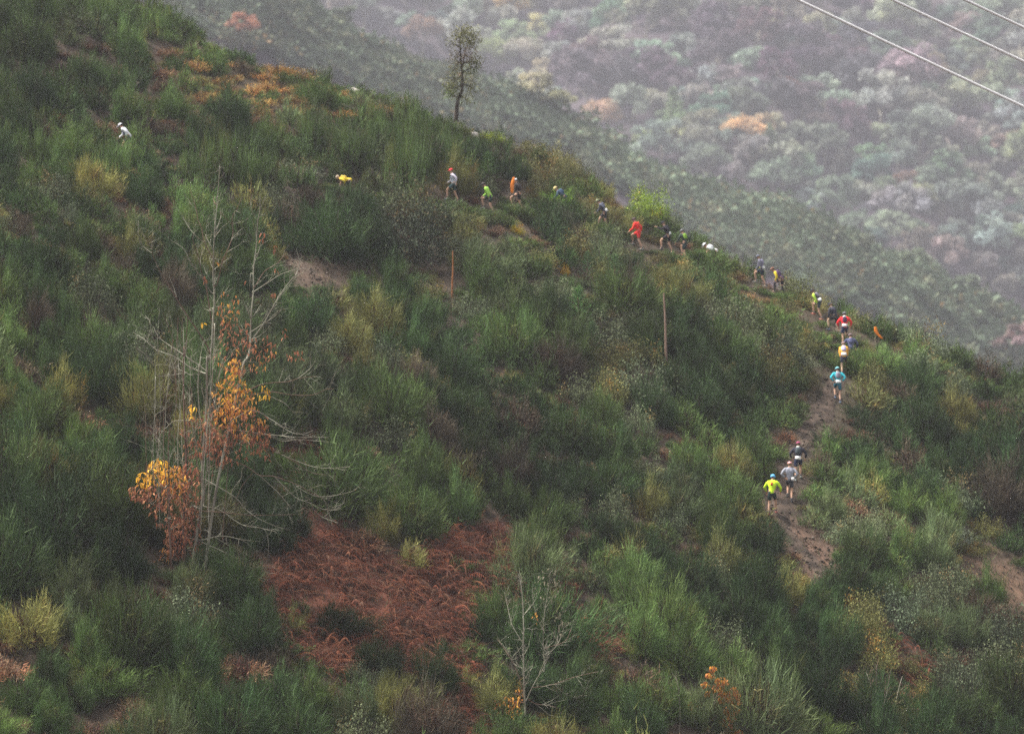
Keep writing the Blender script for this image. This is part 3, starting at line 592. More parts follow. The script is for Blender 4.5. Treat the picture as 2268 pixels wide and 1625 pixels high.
class Traced:
    def __init__(s, root_name, label, base_px, origin, cat='tree', seed=1, to=None, group=None):
        s.rr = np.random.default_rng(seed); s.to = to
        nx, ny = base_px[0] * 1024 / 3681, base_px[1] * 1024 / 3681
        x, y = (hit(nx, min(ny, 731)) if origin is None else origin)
        s.D = y; s.base = np.array([x, y, tzs(x, y)])
        s.root = empty(root_name, tuple(s.base), label, cat, group); s.branches = []; s.n = 0; s.twigs = []
    def px(s, p): return np.array([p[0] * 1024 / 3681, p[1] * 1024 / 3681])
    def world(s, q, depth): return np.array([(q[0] - 512) / F * depth, depth, (366 - q[1]) / F * depth])
    def add(s, pts, r0, r1, mat, drift=None, name='branch', twig=0.0, wide=1.0):
        q = np.array([s.px(p) for p in pts])
        if s.branches and name != 'trunk':
            best = None
            for end in (0, -1):
                for (bq, bd, br) in s.branches:
                    d = np.hypot(*(bq - q[end]).T); k = int(d.argmin())
                    if best is None or d[k] < best[0]: best = (d[k], end, bq[k], bd[k], br[k])
            if best[1] == -1: q = q[::-1]
            q = np.vstack([best[2], q]) if best[0] > 1.0 else q
            if best[0] <= 1.0: q[0] = best[2]
            d0 = best[3]; r0 = max(min(r0, best[4] * .95), .014)
        else: d0 = s.D + (s.rr.uniform(-.5, .5) if s.branches else 0)
        q = catmull(q, 5); n = len(q); L = np.hypot(*(q[-1] - q[0])) / F * s.D
        dr = drift if drift is not None else s.rr.uniform(-.4, .4) * L
        t = np.linspace(0, 1, n); dep = d0 + dr * t + .25 * np.sin(t * 5 + s.rr.uniform(0, 6)) * t
        W = np.stack([s.world(a, b) for a, b in zip(q, dep)])
        rad = r0 + (r1 - r0) * t ** .8
        s.branches.append((q, dep, rad))
        V, Fc = tube(W - s.base, rad); me = mesh_np(name, V, Fc, smooth=True)
        link(name, me, mat, s.root)
        if twig:
            m = int(twig * L)
            for k in range(m):
                i = int(n * s.rr.uniform(.3, .98)); i = min(i, n - 2); tdir = unit(W[i + 1] - W[i])
                shoot(W[i] - s.base, unit(tdir * .8 + s.rr.normal(size=3) * .55 + np.array([0, 0, .15])), s.rr.uniform(.35, 1.3) * wide, min(.013, rad[i] * .6), s.rr, 1, s.twigs)
        return W
    def finish(s, mat):
        if s.twigs:
            Vs, Fs, b = [], [], 0
            for pts, rad in s.twigs:
                V, Fc = tube(pts, rad, 3); Vs.append(V); Fs.append(Fc + b); b += len(V)
            o = link('twigs', mesh_np('twigs', np.concatenate(Vs), np.concatenate(Fs)), mat, s.root); o['kind'] = 'stuff'
LEAF = {}
def leaf_mesh(col, L=.19, W=.06):
    key = (col, L)
    if key not in LEAF:
        V = np.array([(0, 0, 0), (L * .3, W * .5, .012), (L * .3, -W * .5, .012), (L * .65, W * .42, -.01), (L * .65, -W * .42, -.01), (L, 0, -.05), (L * .3, 0, 0), (L * .65, 0, -.02)])
        Fc = np.array([(0, 6, 1), (0, 2, 6), (1, 6, 3), (6, 7, 3), (2, 4, 6), (6, 4, 7), (3, 7, 5), (7, 4, 5)])
        LEAF[key] = (V, Fc, mesh_np('leaf', V, Fc, np.tile(col, (8, 1))))
        LEAF[key][2].materials.append(M_dry)
    return LEAF[key]
def leaves(tree, clusters, nobj=300, L=.19, W=.06, seed=3):
    """clusters: (cx, cy, rx, ry, n, colours) in photo pixels; leaves hang from twigs grown through the cluster"""
    r = np.random.default_rng(seed); items = []
    for cx, cy_, rx, ry, n, cols in clusters:
        for k in range(n):
            a = r.uniform(0, 6.28); q = math.sqrt(r.random()); p = tree.px((cx + rx * q * math.cos(a), cy_ + ry * q * math.sin(a)))
            dep = tree.D + r.normal() * rx * .6 * 1024 / 3681 / F * tree.D
            items.append((tree.world(p, dep) - tree.base, cols[r.integers(len(cols))]))
    r.shuffle(items := items)
    Vs, Fs, Cs, b = [], [], [], 0
    for i, (p, col) in enumerate(items):
        V, Fc, me = leaf_mesh(col, L, W)
        e = (r.normal() * .5, r.uniform(.2, 1.5), r.uniform(0, 6.28)); sc = r.uniform(.7, 1.35)
        if i < nobj:
            o = link('leaf', me, None, tree.root); o.location = p; o.rotation_euler = e; o.scale = (sc,) * 3
        else:
            M = np.array(Matrix.Rotation(e[2], 3, 'Z') @ Matrix.Rotation(e[1], 3, 'Y') @ Matrix.Rotation(e[0], 3, 'X'))
            Vs.append(V @ M.T * sc + p); Fs.append(Fc + b); b += len(V); Cs.append(np.tile(col, (8, 1)) * r.uniform(.7, 1.25))
    if Vs:
        o = link('foliage', mesh_np('leaves', np.concatenate(Vs), np.concatenate(Fs), np.concatenate(Cs)), M_dry, tree.root); o['kind'] = 'stuff'
A = lambda *p: [(350 + x / 2.031, 550 + y / 2.031) for x, y in p]
B = lambda *p: [(350 + x / 1.806, 1250 + y / 1.806) for x, y in p]
Cc = lambda *p: [(850 + x / 1.7446, 1750 + y / 1.7446) for x, y in p]
D = lambda *p: [(2150 + x / 1.4814, 1900 + y / 1.4814) for x, y in p]
E = lambda *p: [(1500 + x / 3.611, 50 + y / 3.611) for x, y in p]
def AB(a, b): return A(*a) + B(*b)

base = B((570, 1425))[0]
t1 = Traced('chestnut_tree', 'tall nearly bare chestnut with pale stems and clumps of rust and yellow leaves', base, None, seed=4)
pale, brn = M_bark_pale, M_bark_brown
t1.add(B((615, 1460), (625, 1350), (640, 1250), (662, 1100), (685, 950), (680, 800), (690, 650), (700, 520), (706, 420), (712, 240), (712, 60)) + A((815, 1500), (838, 1380), (845, 1200), (855, 1060), (848, 960), (845, 850), (850, 680), (860, 530), (872, 380), (885, 220), (895, 80)), .075, .014, pale, drift=.6, name='trunk', twig=2.4)
t1.add(B((560, 1440), (562, 1320), (560, 1130), (565, 900), (575, 680), (566, 500), (560, 300), (560, 0)) + A((640, 1480), (645, 1400), (660, 1200)), .065, .014, brn, drift=-.7, name='trunk', twig=1.6)
t1.add(B((700, 1450), (712, 1320), (735, 1150), (775, 900), (815, 700), (860, 500), (905, 300), (950, 100)) + A((1100, 1480), (1115, 1400), (1120, 1280), (1125, 1150), (1140, 1000), (1140, 850), (1160, 680), (1170, 500), (1185, 420), (1190, 300)), .07, .014, pale, drift=1.4, name='trunk', twig=2.2)
t1.add(B((480, 1440), (474, 1300), (466, 1100), (465, 900), (460, 650), (470, 520)), .055, .014, brn, drift=-1.2, name='trunk', twig=1.5)
for pts in (B((465, 1000), (440, 800), (430, 640), (432, 330), (430, 110)), B((430, 900), (365, 830), (362, 700), (366, 520), (378, 300), (375, 60)), B((440, 500), (445, 350), (458, 230), (480, 0)) + A((545, 1450), (552, 1280)),
            B((690, 800), (650, 650), (600, 400), (605, 200), (598, 80)), B((700, 600), (720, 520), (740, 420), (780, 200), (830, 40)), B((705, 560), (735, 480), (762, 350), (800, 150), (870, 0)), B((690, 700), (655, 300), (662, 100)) + A((740, 1600), (750, 1500), (770, 1380)),
            B((490, 300), (505, 250)) + A((566, 1600), (580, 1400), (590, 1190)), B((680, 900), (640, 700), (625, 480), (610, 250)), B((690, 1000), (720, 700), (770, 480), (800, 300))):
    t1.add(pts, .034, .009, brn if t1.rr.random() < .55 else pale, twig=1.8)
for pts in (A((820, 1470), (800, 1400), (730, 1290), (650, 1170), (580, 1060), (520, 960), (455, 850), (405, 740), (395, 690), (340, 590)), A((395, 730), (320, 660), (295, 560)), A((397, 700), (398, 630), (410, 580)),
            A((845, 760), (830, 740), (780, 640), (760, 540), (735, 480), (720, 400), (700, 330), (660, 240)), A((835, 1015), (790, 950), (740, 880), (680, 790), (635, 700), (555, 640)), A((770, 640), (720, 600), (670, 540), (620, 460)),
            A((870, 960), (895, 870), (915, 780), (960, 680), (990, 580), (985, 470), (1020, 400), (1060, 310)), A((1130, 1350), (1200, 1260), (1265, 1150), (1340, 1020), (1415, 920), (1450, 880), (1475, 790), (1450, 690)),
            A((1135, 1010), (1230, 950), (1340, 880), (1430, 850)), A((1150, 970), (1220, 860), (1310, 800), (1380, 720)), A((1125, 1300), (1220, 1235), (1290, 1190), (1340, 1145)), A((830, 1200), (800, 1000), (760, 860), (740, 760), (700, 640), (690, 590)),
            A((845, 700), (800, 620), (790, 590)), A((860, 600), (905, 450)), A((975, 510), (895, 425)), A((870, 380), (850, 340), (848, 290)), A((830, 1150), (760, 1120)), A((1110, 1000), (1120, 880)),
            A((700, 1620), (650, 1600), (560, 1550), (460, 1460), (400, 1400), (345, 1320)), A((640, 1600), (440, 1620), (420, 1550), (370, 1480), (290, 1420)), A((545, 1430), (550, 1350), (520, 1270), (480, 1160)),
            A((780, 1600), (680, 1560), (560, 1480), (430, 1430), (350, 1360), (265, 1305)), A((790, 1580), (650, 1480), (560, 1420), (450, 1340), (410, 1260)), A((430, 1400), (400, 1330), (385, 1230), (350, 1180))):
    t1.add(pts, .034, .009, pale if t1.rr.random() < .7 else brn, twig=2.4)
for pts in (B((900, 330), (1000, 260), (1100, 225), (1230, 215), (1320, 190), (1420, 180)), B((1300, 195), (1380, 130), (1420, 75)), B((1000, 300), (1130, 280), (1260, 300), (1400, 300), (1480, 265), (1535, 260)), B((1100, 300), (1210, 350), (1260, 400), (1330, 470)),
            B((860, 480), (1000, 400), (1130, 460), (1200, 510), (1280, 550), (1350, 550), (1400, 530)), B((850, 530), (1000, 540), (1110, 560), (1200, 565), (1300, 575), (1500, 575)), B((1110, 565), (1200, 600), (1300, 590), (1500, 605)),
            B((820, 620), (1000, 610), (1100, 640), (1200, 690), (1290, 740), (1380, 800), (1490, 820)), B((1200, 690), (1380, 760), (1500, 775), (1640, 765)), B((800, 700), (960, 760), (1050, 820), (1150, 830), (1290, 880), (1380, 930), (1470, 980), (1500, 1060), (1500, 1140)),
            B((1150, 830), (1280, 960), (1380, 1000), (1460, 1040), (1540, 1045), (1580, 1030)), B((1050, 820), (1170, 930), (1230, 1000), (1260, 1040)), B((1300, 900), (1440, 960), (1640, 930), (1710, 880)), B((1380, 1000), (1440, 1080), (1560, 1130)),
            B((630, 1020), (780, 1040), (870, 1100), (960, 1150), (1080, 1170), (1110, 1250), (1110, 1340)), B((1080, 1170), (1160, 1190), (1180, 1240)), B((600, 1230), (680, 1240), (800, 1215), (900, 1230), (970, 1260), (1030, 1320), (1070, 1370), (1070, 1460)),
            B((700, 850), (890, 960), (960, 1040), (1080, 1120), (1250, 1180)), B((900, 450), (920, 490), (940, 560), (990, 620)), B((700, 1180), (840, 1270), (900, 1300), (1000, 1350)), B((640, 1240), (880, 1350), (950, 1430), (1030, 1480), (1110, 1500)),
            B((560, 1130), (570, 1260), (610, 1350), (680, 1490)), B((610, 1310), (680, 1370), (750, 1460)), B((600, 465), (500, 470), (450, 510), (420, 540), (400, 580)), B((640, 1050), (800, 1060), (1000, 1080), (1290, 1075))):
    t1.add(pts, .026, .008, pale if t1.rr.random() < .6 else brn, twig=2.2)
qr = np.random.default_rng(44)
for k in range(26):                                                 # the coppice's many thin upright shoots
    xb = qr.uniform(330, 900); yb_ = qr.uniform(700, 1250); xt = xb + (xb - 560) * .25 + qr.normal() * 30; yt_ = qr.uniform(-350, 420)
    if k % 3 == 0: yb_, yt_ = qr.uniform(900, 1330), qr.uniform(300, 800)
    t1.add(B((xb, yb_), (xb * .6 + xt * .4 + qr.normal() * 14, yb_ * .6 + yt_ * .4), (xb * .25 + xt * .75 + qr.normal() * 14, yb_ * .25 + yt_ * .75), (xt, yt_)), .024, .007, brn if k % 2 else pale, twig=1.6, wide=.7)
t1.finish(M_bark_pale)
YEL = [(.75, .42, .04), (.85, .5, .06), (.7, .33, .04)]; ORA = [(.55, .22, .06), (.62, .28, .06), (.36, .14, .06), (.72, .38, .07)]; RUS = [(.28, .10, .055), (.37, .16, .085), (.22, .075, .045), (.45, .21, .11)]; RED = [(.36, .15, .08), (.30, .11, .06)]
def bc(x, y, rx, ry, n, c): q = B((x, y))[0]; return (q[0], q[1], rx / 1.806, ry / 1.806, n, c)
def ac(x, y, rx, ry, n, c): q = A((x, y))[0]; return (q[0], q[1], rx / 2.031, ry / 2.031, n, c)
leaves(t1, [bc(400, 790, 85, 80, 150, YEL), bc(310, 850, 60, 50, 60, YEL), bc(270, 930, 70, 60, 70, RUS), bc(400, 960, 120, 90, 130, RUS), bc(500, 860, 90, 110, 150, ORA), bc(590, 900, 90, 160, 220, RUS), bc(480, 1060, 140, 110, 130, RUS),
            bc(500, 1260, 80, 110, 130, RUS), bc(440, 1330, 40, 40, 20, ORA), bc(390, 1385, 25, 20, 12, ORA), bc(620, 1150, 60, 130, 90, RUS), bc(520, 1200, 80, 120, 110, RUS), bc(700, 560, 90, 160, 90, RUS), bc(900, 620, 110, 110, 90, RUS), bc(850, 350, 130, 150, 70, ORA), bc(650, 1330, 60, 60, 25, RUS), bc(870, 250, 110, 90, 90, YEL + ORA), bc(930, 330, 110, 90, 130, ORA), bc(840, 420, 80, 110, 100, ORA), bc(980, 480, 120, 110, 170, ORA + RUS),
            bc(800, 580, 90, 90, 90, RUS), bc(1050, 570, 70, 110, 120, RUS), bc(1080, 290, 40, 60, 20, YEL), bc(880, 130, 80, 90, 40, RED + ORA), bc(750, 660, 60, 60, 40, RED), bc(640, 560, 120, 130, 60, RED), bc(620, 400, 30, 50, 14, YEL), bc(1090, 660, 50, 60, 25, RUS), bc(790, 740, 50, 20, 16, RED), bc(690, 720, 200, 120, 40, RUS),
            ac(960, 1120, 90, 130, 45, RED + ORA), ac(1020, 1300, 130, 130, 80, RED), ac(1200, 1400, 120, 130, 60, RED), ac(1100, 1480, 240, 110, 70, RUS + ORA), ac(1000, 1560, 60, 70, 40, YEL + ORA), ac(1200, 600, 30, 30, 5, RED), ac(1295, 685, 12, 16, 4, RED), ac(1300, 850, 20, 20, 4, RED), ac(785, 900, 16, 30, 6, RED), ac(868, 790, 8, 16, 2, ORA),
            ac(1290, 1010, 20, 20, 3, RED), ac(770, 1230, 14, 20, 4, YEL), ac(1440, 1460, 70, 50, 18, RED), ac(1360, 1310, 20, 40, 6, RED), ac(1090, 935, 10, 10, 2, RED)], seed=6)

t2 = Traced('bare_tree', 'bare young tree with pale lichen twigs and orange leaves at its foot, beside the bracken', Cc((1805, 1500))[0], None, seed=8)
t2.add(Cc((1805, 1530), (1810, 1400), (1805, 1250), (1800, 1000), (1800, 800), (1790, 650), (1770, 540)), .05, .010, pale, drift=.3, name='trunk', twig=4.0)
for pts in (Cc((1810, 1330), (1760, 1150), (1700, 1040), (1640, 950)), Cc((1812, 1340), (1870, 1220), (1930, 1120), (1950, 1050), (1900, 950)), Cc((1950, 1050), (2020, 970), (2060, 850)), Cc((1870, 1250), (1990, 1230), (2100, 1190), (2268, 1150)), Cc((1800, 1310), (1700, 1280), (1560, 1275), (1480, 1255)),
            Cc((1800, 980), (1730, 860), (1700, 740), (1680, 650)), Cc((1930, 1150), (1930, 1080), (1925, 860), (1960, 600), (1975, 500)), Cc((1930, 900), (1880, 800), (1850, 640)), Cc((1810, 1350), (1720, 1335), (1700, 1340)), Cc((1990, 1230), (2080, 1300), (2200, 1300)), Cc((1800, 1130), (1740, 1100), (1670, 980)), Cc((1950, 1000), (2060, 960), (2100, 880)), Cc((1870, 1350), (1990, 1370), (2040, 1410))):
    t2.add(pts, .026, .008, pale if t2.rr.random() < .5 else brn, twig=5.0, wide=.8)
t2.finish(M_bark_pale)
def cc(x, y, rx, ry, n, c): q = Cc((x, y))[0]; return (q[0], q[1], rx / 1.7446, ry / 1.7446, n, c)
PAL = [(.24, .21, .15), (.2, .19, .12)]
leaves(t2, [cc(1700, 1380, 95, 80, 150, ORA), cc(1780, 1290, 30, 50, 25, ORA), cc(1880, 810, 20, 50, 8, ORA), cc(1960, 600, 90, 110, 60, PAL), cc(2040, 830, 50, 90, 40, PAL)], nobj=120, L=.11, W=.055, seed=8)
t3 = Traced('young_oak', 'small oak holding orange-brown leaves at the bottom edge, branches forked', D((610, 1093))[0], None, seed=9)
t3.add(D((612, 1180), (620, 1080), (618, 900), (612, 800), (612, 735)), .05, .012, pale, drift=.1, name='trunk', twig=2.0, wide=.6)
for pts in (D((610, 1110), (590, 1000), (570, 920), (555, 850)), D((620, 1010), (690, 930), (740, 880)), D((615, 930), (640, 860), (680, 800)), D((590, 1010), (540, 970), (490, 950)), D((620, 1090), (690, 1040), (745, 1070))):
    t3.add(pts, .03, .009, pale, twig=3.0, wide=.55)
t3.finish(M_bark_pale)
def dc(x, y, rx, ry, n, c=ORA): q = D((x, y))[0]; return (q[0], q[1], rx / 1.3, ry / 1.3, int(n * 1.6), c)
AUT = [(.55, .22, .07), (.62, .28, .08), (.45, .17, .07), (.68, .34, .06)]
leaves(t3, [dc(x, y, 17, 15, 15, AUT) for x, y in [(612, 740), (600, 770), (570, 820), (640, 800), (680, 800), (660, 825), (720, 850), (742, 880), (745, 910), (740, 960), (715, 930), (700, 1000), (680, 960), (500, 950), (485, 930), (535, 945), (655, 865), (690, 875), (590, 1050), (560, 1005), (700, 1040), (750, 1078), (660, 900), (625, 840), (590, 870), (700, 900), (720, 980), (665, 1020)]], nobj=200, L=.12, W=.085, seed=9)
t4 = Traced('bare_tree', 'leafless pale-trunked tree at the bottom edge, right of the orange oak', D((1480, 1093))[0], None, seed=10)
t4.add(D((1478, 1190), (1482, 1060), (1480, 930), (1482, 780), (1485, 720)), .06, .012, pale, drift=.2, name='trunk', twig=2.6, wide=.8)
for pts in (D((1500, 1180), (1525, 1080), (1570, 980), (1600, 850), (1620, 780)), D((1470, 1150), (1410, 1060), (1390, 900), (1350, 780)), D((1495, 1010), (1530, 900), (1560, 740)), D((1420, 1090), (1370, 1020), (1340, 960)), D((1480, 900), (1450, 820), (1430, 760)), D((1560, 1000), (1640, 950), (1700, 960))):
    t4.add(pts, .03, .009, pale, twig=5.0, wide=.8)
t4.finish(M_bark_brown)
t5 = Traced('thin_sapling', 'single thin pale sapling stem left of the orange oak', D((430, 1093))[0], None, seed=12)
t5.add(D((428, 1170), (432, 1060), (436, 980), (430, 860), (412, 780)), .035, .01, pale, drift=.1, name='trunk', twig=2.5, wide=.5)
t5.finish(M_bark_pale)
# lone oak on the crest
ox, oy = hit(456, 117); 
t6 = Traced('oak_tree', 'lone dark-trunked oak with thin olive leaves standing on the crest against mist', E((500, 1330))[0], (ox, oy), seed=14)
t6.add(E((500, 1400), (508, 1290), (515, 1180), (545, 1070), (580, 980), (582, 850), (575, 700), (560, 550), (560, 420), (550, 340), (575, 230), (568, 160)), .15, .02, M_bark_dark, drift=.1, name='trunk', twig=1.0, wide=.7)
OB = [E((578, 700), (610, 600), (620, 520), (650, 450), (740, 400), (800, 350)), E((575, 600), (500, 650), (430, 720)), E((580, 760), (700, 700), (820, 690)), E((582, 900), (480, 950), (365, 960)), E((545, 1070), (440, 1060), (370, 1060)), E((556, 420), (430, 380), (370, 430)),
      E((552, 330), (480, 260)), E((582, 900), (700, 930), (780, 985)), E((575, 800), (450, 850), (400, 830)), E((620, 520), (700, 560), (800, 560)), E((560, 280), (640, 230), (700, 170)), E((560, 480), (470, 560)), E((580, 640), (680, 620), (800, 600)), E((560, 1050), (620, 1080), (650, 1100)), E((640, 450), (680, 330), (720, 260))]
for pts in OB: t6.add([(1658 + (a - 1658) * .82, b) for a, b in pts], .055, .012, M_bark_dark, twig=3.0, wide=.5)
t6.finish(M_bark_dark)
def crown_leaves(tree, clusters, leaf=.085, seed=2, name='crown'):
    r = np.random.default_rng(seed); Vs, Cs = [], []
    for cx, cy_, rx, ry, n, col in clusters:
        for k in range(int(n * .85)):
            a = r.uniform(0, 6.28); q = 1.15 * r.random() ** .5; p = tree.px((cx + rx * q * math.cos(a), cy_ + ry * q * math.sin(a)))
            w = tree.world(p, tree.D + r.normal() * rx * .8 * 1024 / 3681 / F * tree.D) - tree.base
            m = 7; c0 = w + r.normal(size=(m, 3)) * .2; u = unit(r.normal(size=(m, 3))); v = unit(np.cross(u, r.normal(size=(m, 3)))); s = leaf * r.uniform(.6, 1.4, (m, 1))
            Vs.append(np.stack([c0 - v * s * .5, c0 + u * s, c0 + v * s * .5], 1).reshape(-1, 3)); Cs.append(np.tile(np.array(col) * r.uniform(.65, 1.4), (m * 3, 1)))
    V = np.concatenate(Vs); o = link(name, mesh_np(name, V, np.arange(len(V)).reshape(-1, 3), np.concatenate(Cs)), M_leaf, tree.root); return o
def ec(x, y, rx, ry, n, c=(.17, .17, .075)): q = E((x, y))[0]; return (1658 + (q[0] - 1658) * .85, q[1], rx * .9 / 3.611, ry / 3.611, n, c)
oc = crown_leaves(t6, [ec(560, 230, 70, 70, 34), ec(660, 260, 110, 70, 62), ec(740, 340, 75, 60, 50), ec(460, 360, 60, 70, 26), ec(640, 350, 90, 50, 26), ec(480, 640, 60, 90, 44, (.13, .11, .05)), ec(760, 620, 90, 70, 44), ec(780, 710, 70, 50, 34, (.11, .13, .05)), ec(700, 820, 90, 80, 40),
                       ec(460, 820, 70, 70, 40), ec(430, 930, 75, 60, 60), ec(400, 1010, 55, 40, 34, (.12, .17, .04)), ec(740, 950, 60, 50, 22), ec(640, 1090, 55, 35, 22), ec(540, 1060, 40, 30, 14), ec(680, 460, 90, 80, 22, (.14, .1, .06)), ec(640, 560, 70, 60, 16, (.14, .1, .07)), ec(690, 190, 30, 30, 10)], seed=21)

# ---------------------------------------------------------------- posts, logs, rocks, markers
def dead_stem(name, x, ytop, ybot, r0, mat, label, cat, lean=0.0, depth=None):
    wx, wy = hit(x * S, ybot * S); z = tzs(wx, wy); H = (ybot - ytop) * S / F * wy
    pts = np.array([(0, 0, -.3), (lean * .2, 0, H * .3), (lean * .55 + .02, 0, H * .6), (lean, .05, H)]); V, Fc = tube(catmull(pts, 4), np.linspace(r0, r0 * .55, 13))
    o = link(name, mesh_np(name, V, Fc, smooth=True), mat, loc=(wx, wy, z)); V2, F2 = tube(np.array([(lean, .05, H - .02), (lean * 1.02, .06, H + .05)]), np.array([r0 * .55, .005]))
    link('broken_tip', mesh_np('tip', V2, F2), mat, o); tag(o, label, cat); return o
dead_stem('snag', 1001, 556, 660, .055, mat_noise('rust bark', (.22, .085, .035), (.42, .17, .06), 3), 'short rust-orange dead stem standing upright in mid-slope bushes', 'dead tree', .03)
dead_stem('snag', 1475, 650, 815, .075, mat_noise('weathered pole', (.2, .12, .09), (.32, .22, .17), 3), 'slim tall dead pole with reddish top below the traverse', 'dead tree', -.12)
def log(x0, y0, x1, y1, r0, label):
    wx, wy = hit((x0 + x1) / 2 * S, (y0 + y1) / 2 * S + 6); z = tzs(wx, wy) + .75; L = abs(x1 - x0) * S / F * wy; dz = (y0 - y1) * S / F * wy
    V, Fc = tube(catmull(np.array([(-L / 2, 0, -dz / 2), (0, .05, .04), (L / 2, .1, dz / 2)]), 4), np.linspace(r0, r0 * .6, 9))
    tag(link('fallen_branch', mesh_np('log', V, Fc, smooth=True), M_bark_pale, loc=(wx, wy, z)), label, 'branch')
log(1625, 676, 1655, 690, .05, 'short pale fallen branch lying on the brush left of the climbing runners')
log(1370, 1282, 1440, 1240, .035, 'pale stick leaning over the rusty bracken') if False else None
def rock(x, y, sx, sy, szz, label, seed):
    wx, wy = hit(x * S, y * S); import bmesh
    bm = bmesh.new(); bmesh.ops.create_icosphere(bm, subdivisions=3, radius=1); r = np.random.default_rng(seed); pl = unit(r.normal(size=(9, 3)))
    for v in bm.verts:
        p = np.array(v.co); 
        for q in pl:
            d = p @ q - .72
            if d > 0: p = p - q * d
        v.co = p * np.array([sx, sy, szz]) * 1.1
    me = bpy.data.meshes.new('rock'); bm.to_mesh(me); bm.free()
    tag(link('rock', me, M_rock, loc=(wx, wy, tzs(wx, wy) + szz * .5)), label, 'rock')
rock(786, 178, .45, .4, .4, 'pale boulder on the crest left of the lone oak', 1)
rock(979, 243, .15, .2, .42, 'small upright pale stone just left of the lone oak trunk', 2)
rock(1046, 286, .5, .35, .35, 'pinkish rock right of the lone oak foot, nearer one', 3)
rock(1089, 284, .36, .3, .28, 'pale rock in yellow-flowered brush right of the lone oak', 4)
0 and rock(2258, 1244, .2, .18, .12, 'grey stone on the bare soil at the right edge', 5)
M_tape = mat_cloth((.9, .25, .02), .6); M_stake = mat_noise('stake wood', (.2, .15, .1), (.35, .28, .2), 4)
def marker(top, mid, bot, depth_px, label, wpx=2.6):
    wx, wy = hit(*P(*depth_px)); z = tzs(wx, wy); root = empty('trail_marker', (wx, wy, z), label, 'course marker', 'orange tapes marking the running course')
    q = catmull(np.array([((a * S - 512) / F * wy - wx, 0, (366 - b * S) / F * wy - z) for a, b in (top, mid, bot)]), 6)
    w = wpx * S / F * wy; n = len(q); V = []
    for i, p in enumerate(q):
        t = i / (n - 1); ww = w * (1 + .5 * math.sin(t * 3.1)); off = .03 * math.sin(t * 7)
        V += [p + np.array([-ww, off, 0]), p + np.array([ww, -off, 0]), p + np.array([ww, .012 - off, 0]), p + np.array([-ww, .012 + off, 0])]
    Fc = []
    for i in range(n - 1):
        for j in range(4): Fc.append((i * 4 + j, i * 4 + (j + 1) % 4, i * 4 + 4 + (j + 1) % 4, i * 4 + 4 + j))
    Fc += [(3, 2, 1, 0), tuple(n * 4 - 4 + j for j in range(4))]
    link('tape', mesh_np('tape', np.array(V), np.array(Fc), smooth=False), M_tape, root)
    Vs, Fs = tube(np.array([(q[0][0], .04, -.1), (q[0][0], .04, q[0][2] * .6), (q[0][0], .04, q[0][2] + .04)]), np.array([.02, .018, .014])); link('stake', mesh_np('stake', Vs, Fs), M_stake, root)
marker((1138, 391), (1134, 408), (1134, 426), (1130, 466), 'upright orange tape in front of the runner in white cap and black top')
marker((1938, 722), (1941, 735), (1953, 748), (1936, 790), 'curled orange tape on the bushes right of the red-jacketed climber')

# pine saplings, bright bushes
def sapling_mesh(seed):
    r = np.random.default_rng(seed); Vs, Cs = [], []
    for k in range(46):
        t = (k / 46) ** .9; h = .12 + .86 * t; rad = .30 * (1 - t) ** .8 + .03; a = k * 2.4; tip = np.array([rad * math.cos(a), rad * math.sin(a), h + .10])
        b0 = np.array([0, 0, h]); m = 26; s = r.uniform(.2, 1, (m, 1)); base_ = b0 + (tip - b0) * s; d = unit(unit(tip - b0) * .6 + np.array([0, 0, .6]) + r.normal(size=(m, 3)) * .4)
        v, _ = strands(base_, d, r.uniform(.05, .11, m), np.full(m, .012), r); Vs.append(v); Cs.append(np.tile(np.array((1, 1, 1)) * r.uniform(.8, 1.25), (m * 3, 1)))
    V = np.concatenate(Vs); me = mesh_np('needles', V, np.arange(len(V)).reshape(-1, 3), np.concatenate(Cs)); me.materials.append(M_leaf); return me
SAP = [sapling_mesh(i) for i in range(3)]; TV, TF = tube(np.array([(0, 0, -.05), (0, 0, .5), (0, 0, .98)]), np.array([.018, .012, .003])); TRK = mesh_np('trunk', TV, TF); TRK.materials.append(M_bark_brown)
for i, (x, yt, yb, col, lab) in enumerate([(1360, 570, 660, (.085, .15, .055), 'bright green pine sapling, tallest of those below the red runner'), (1280, 640, 745, (.1, .2, .06), 'light green pine sapling left of the tallest one'), (1408, 592, 660, (.08, .15, .05), 'pine sapling close on the right of the tallest sapling'),
        (1300, 560, 620, (.07, .13, .05), 'small pine sapling beside the yellow leaves, below the grey runner'), (1310, 715, 790, (.075, .13, .05), 'short pine sapling under the light green one'), (1080, 340, 420, (.09, .16, .05), 'green sapling behind the walkers in red cap and lime shirt'), (578, 205, 262, (.1, .15, .05), 'pale green sapling on the upper slope left of centre'),
        (820, 270, 330, (.11, .16, .06), 'yellow-green sapling on the upper slope under the pale boulder'), (1505, 690, 770, (.075, .13, .055), 'sapling just right of the tall dead pole')]):
    wx, wy = hit(x * S, yb * S); H = (yb - yt) * S / F * wy
    o = empty('pine_sapling', (wx, wy, tzs(wx, wy)), lab, 'sapling', 'pine saplings among the scrub')
    a = link('needles', SAP[i % 3], None, o); a.scale = (H * 1.15, H * 1.15, H); a.color = (*col, 1); b = link('trunk', TRK, None, o); b.scale = (H, H, H)
def special(kind, x, yb, rpx, hpx, col, name, lab, cat='bush', j=0):
    wx, wy = hit(x * S, yb * S); m = S / F * wy
    o = link(name, KM[kind][j]); o.location = (wx, wy, tzs(wx, wy) - .05); o.scale = (rpx * m, rpx * m, hpx * m); o.color = (*col, 1); tag(o, lab, cat); s = link('stem', SM[0]); s.parent = o
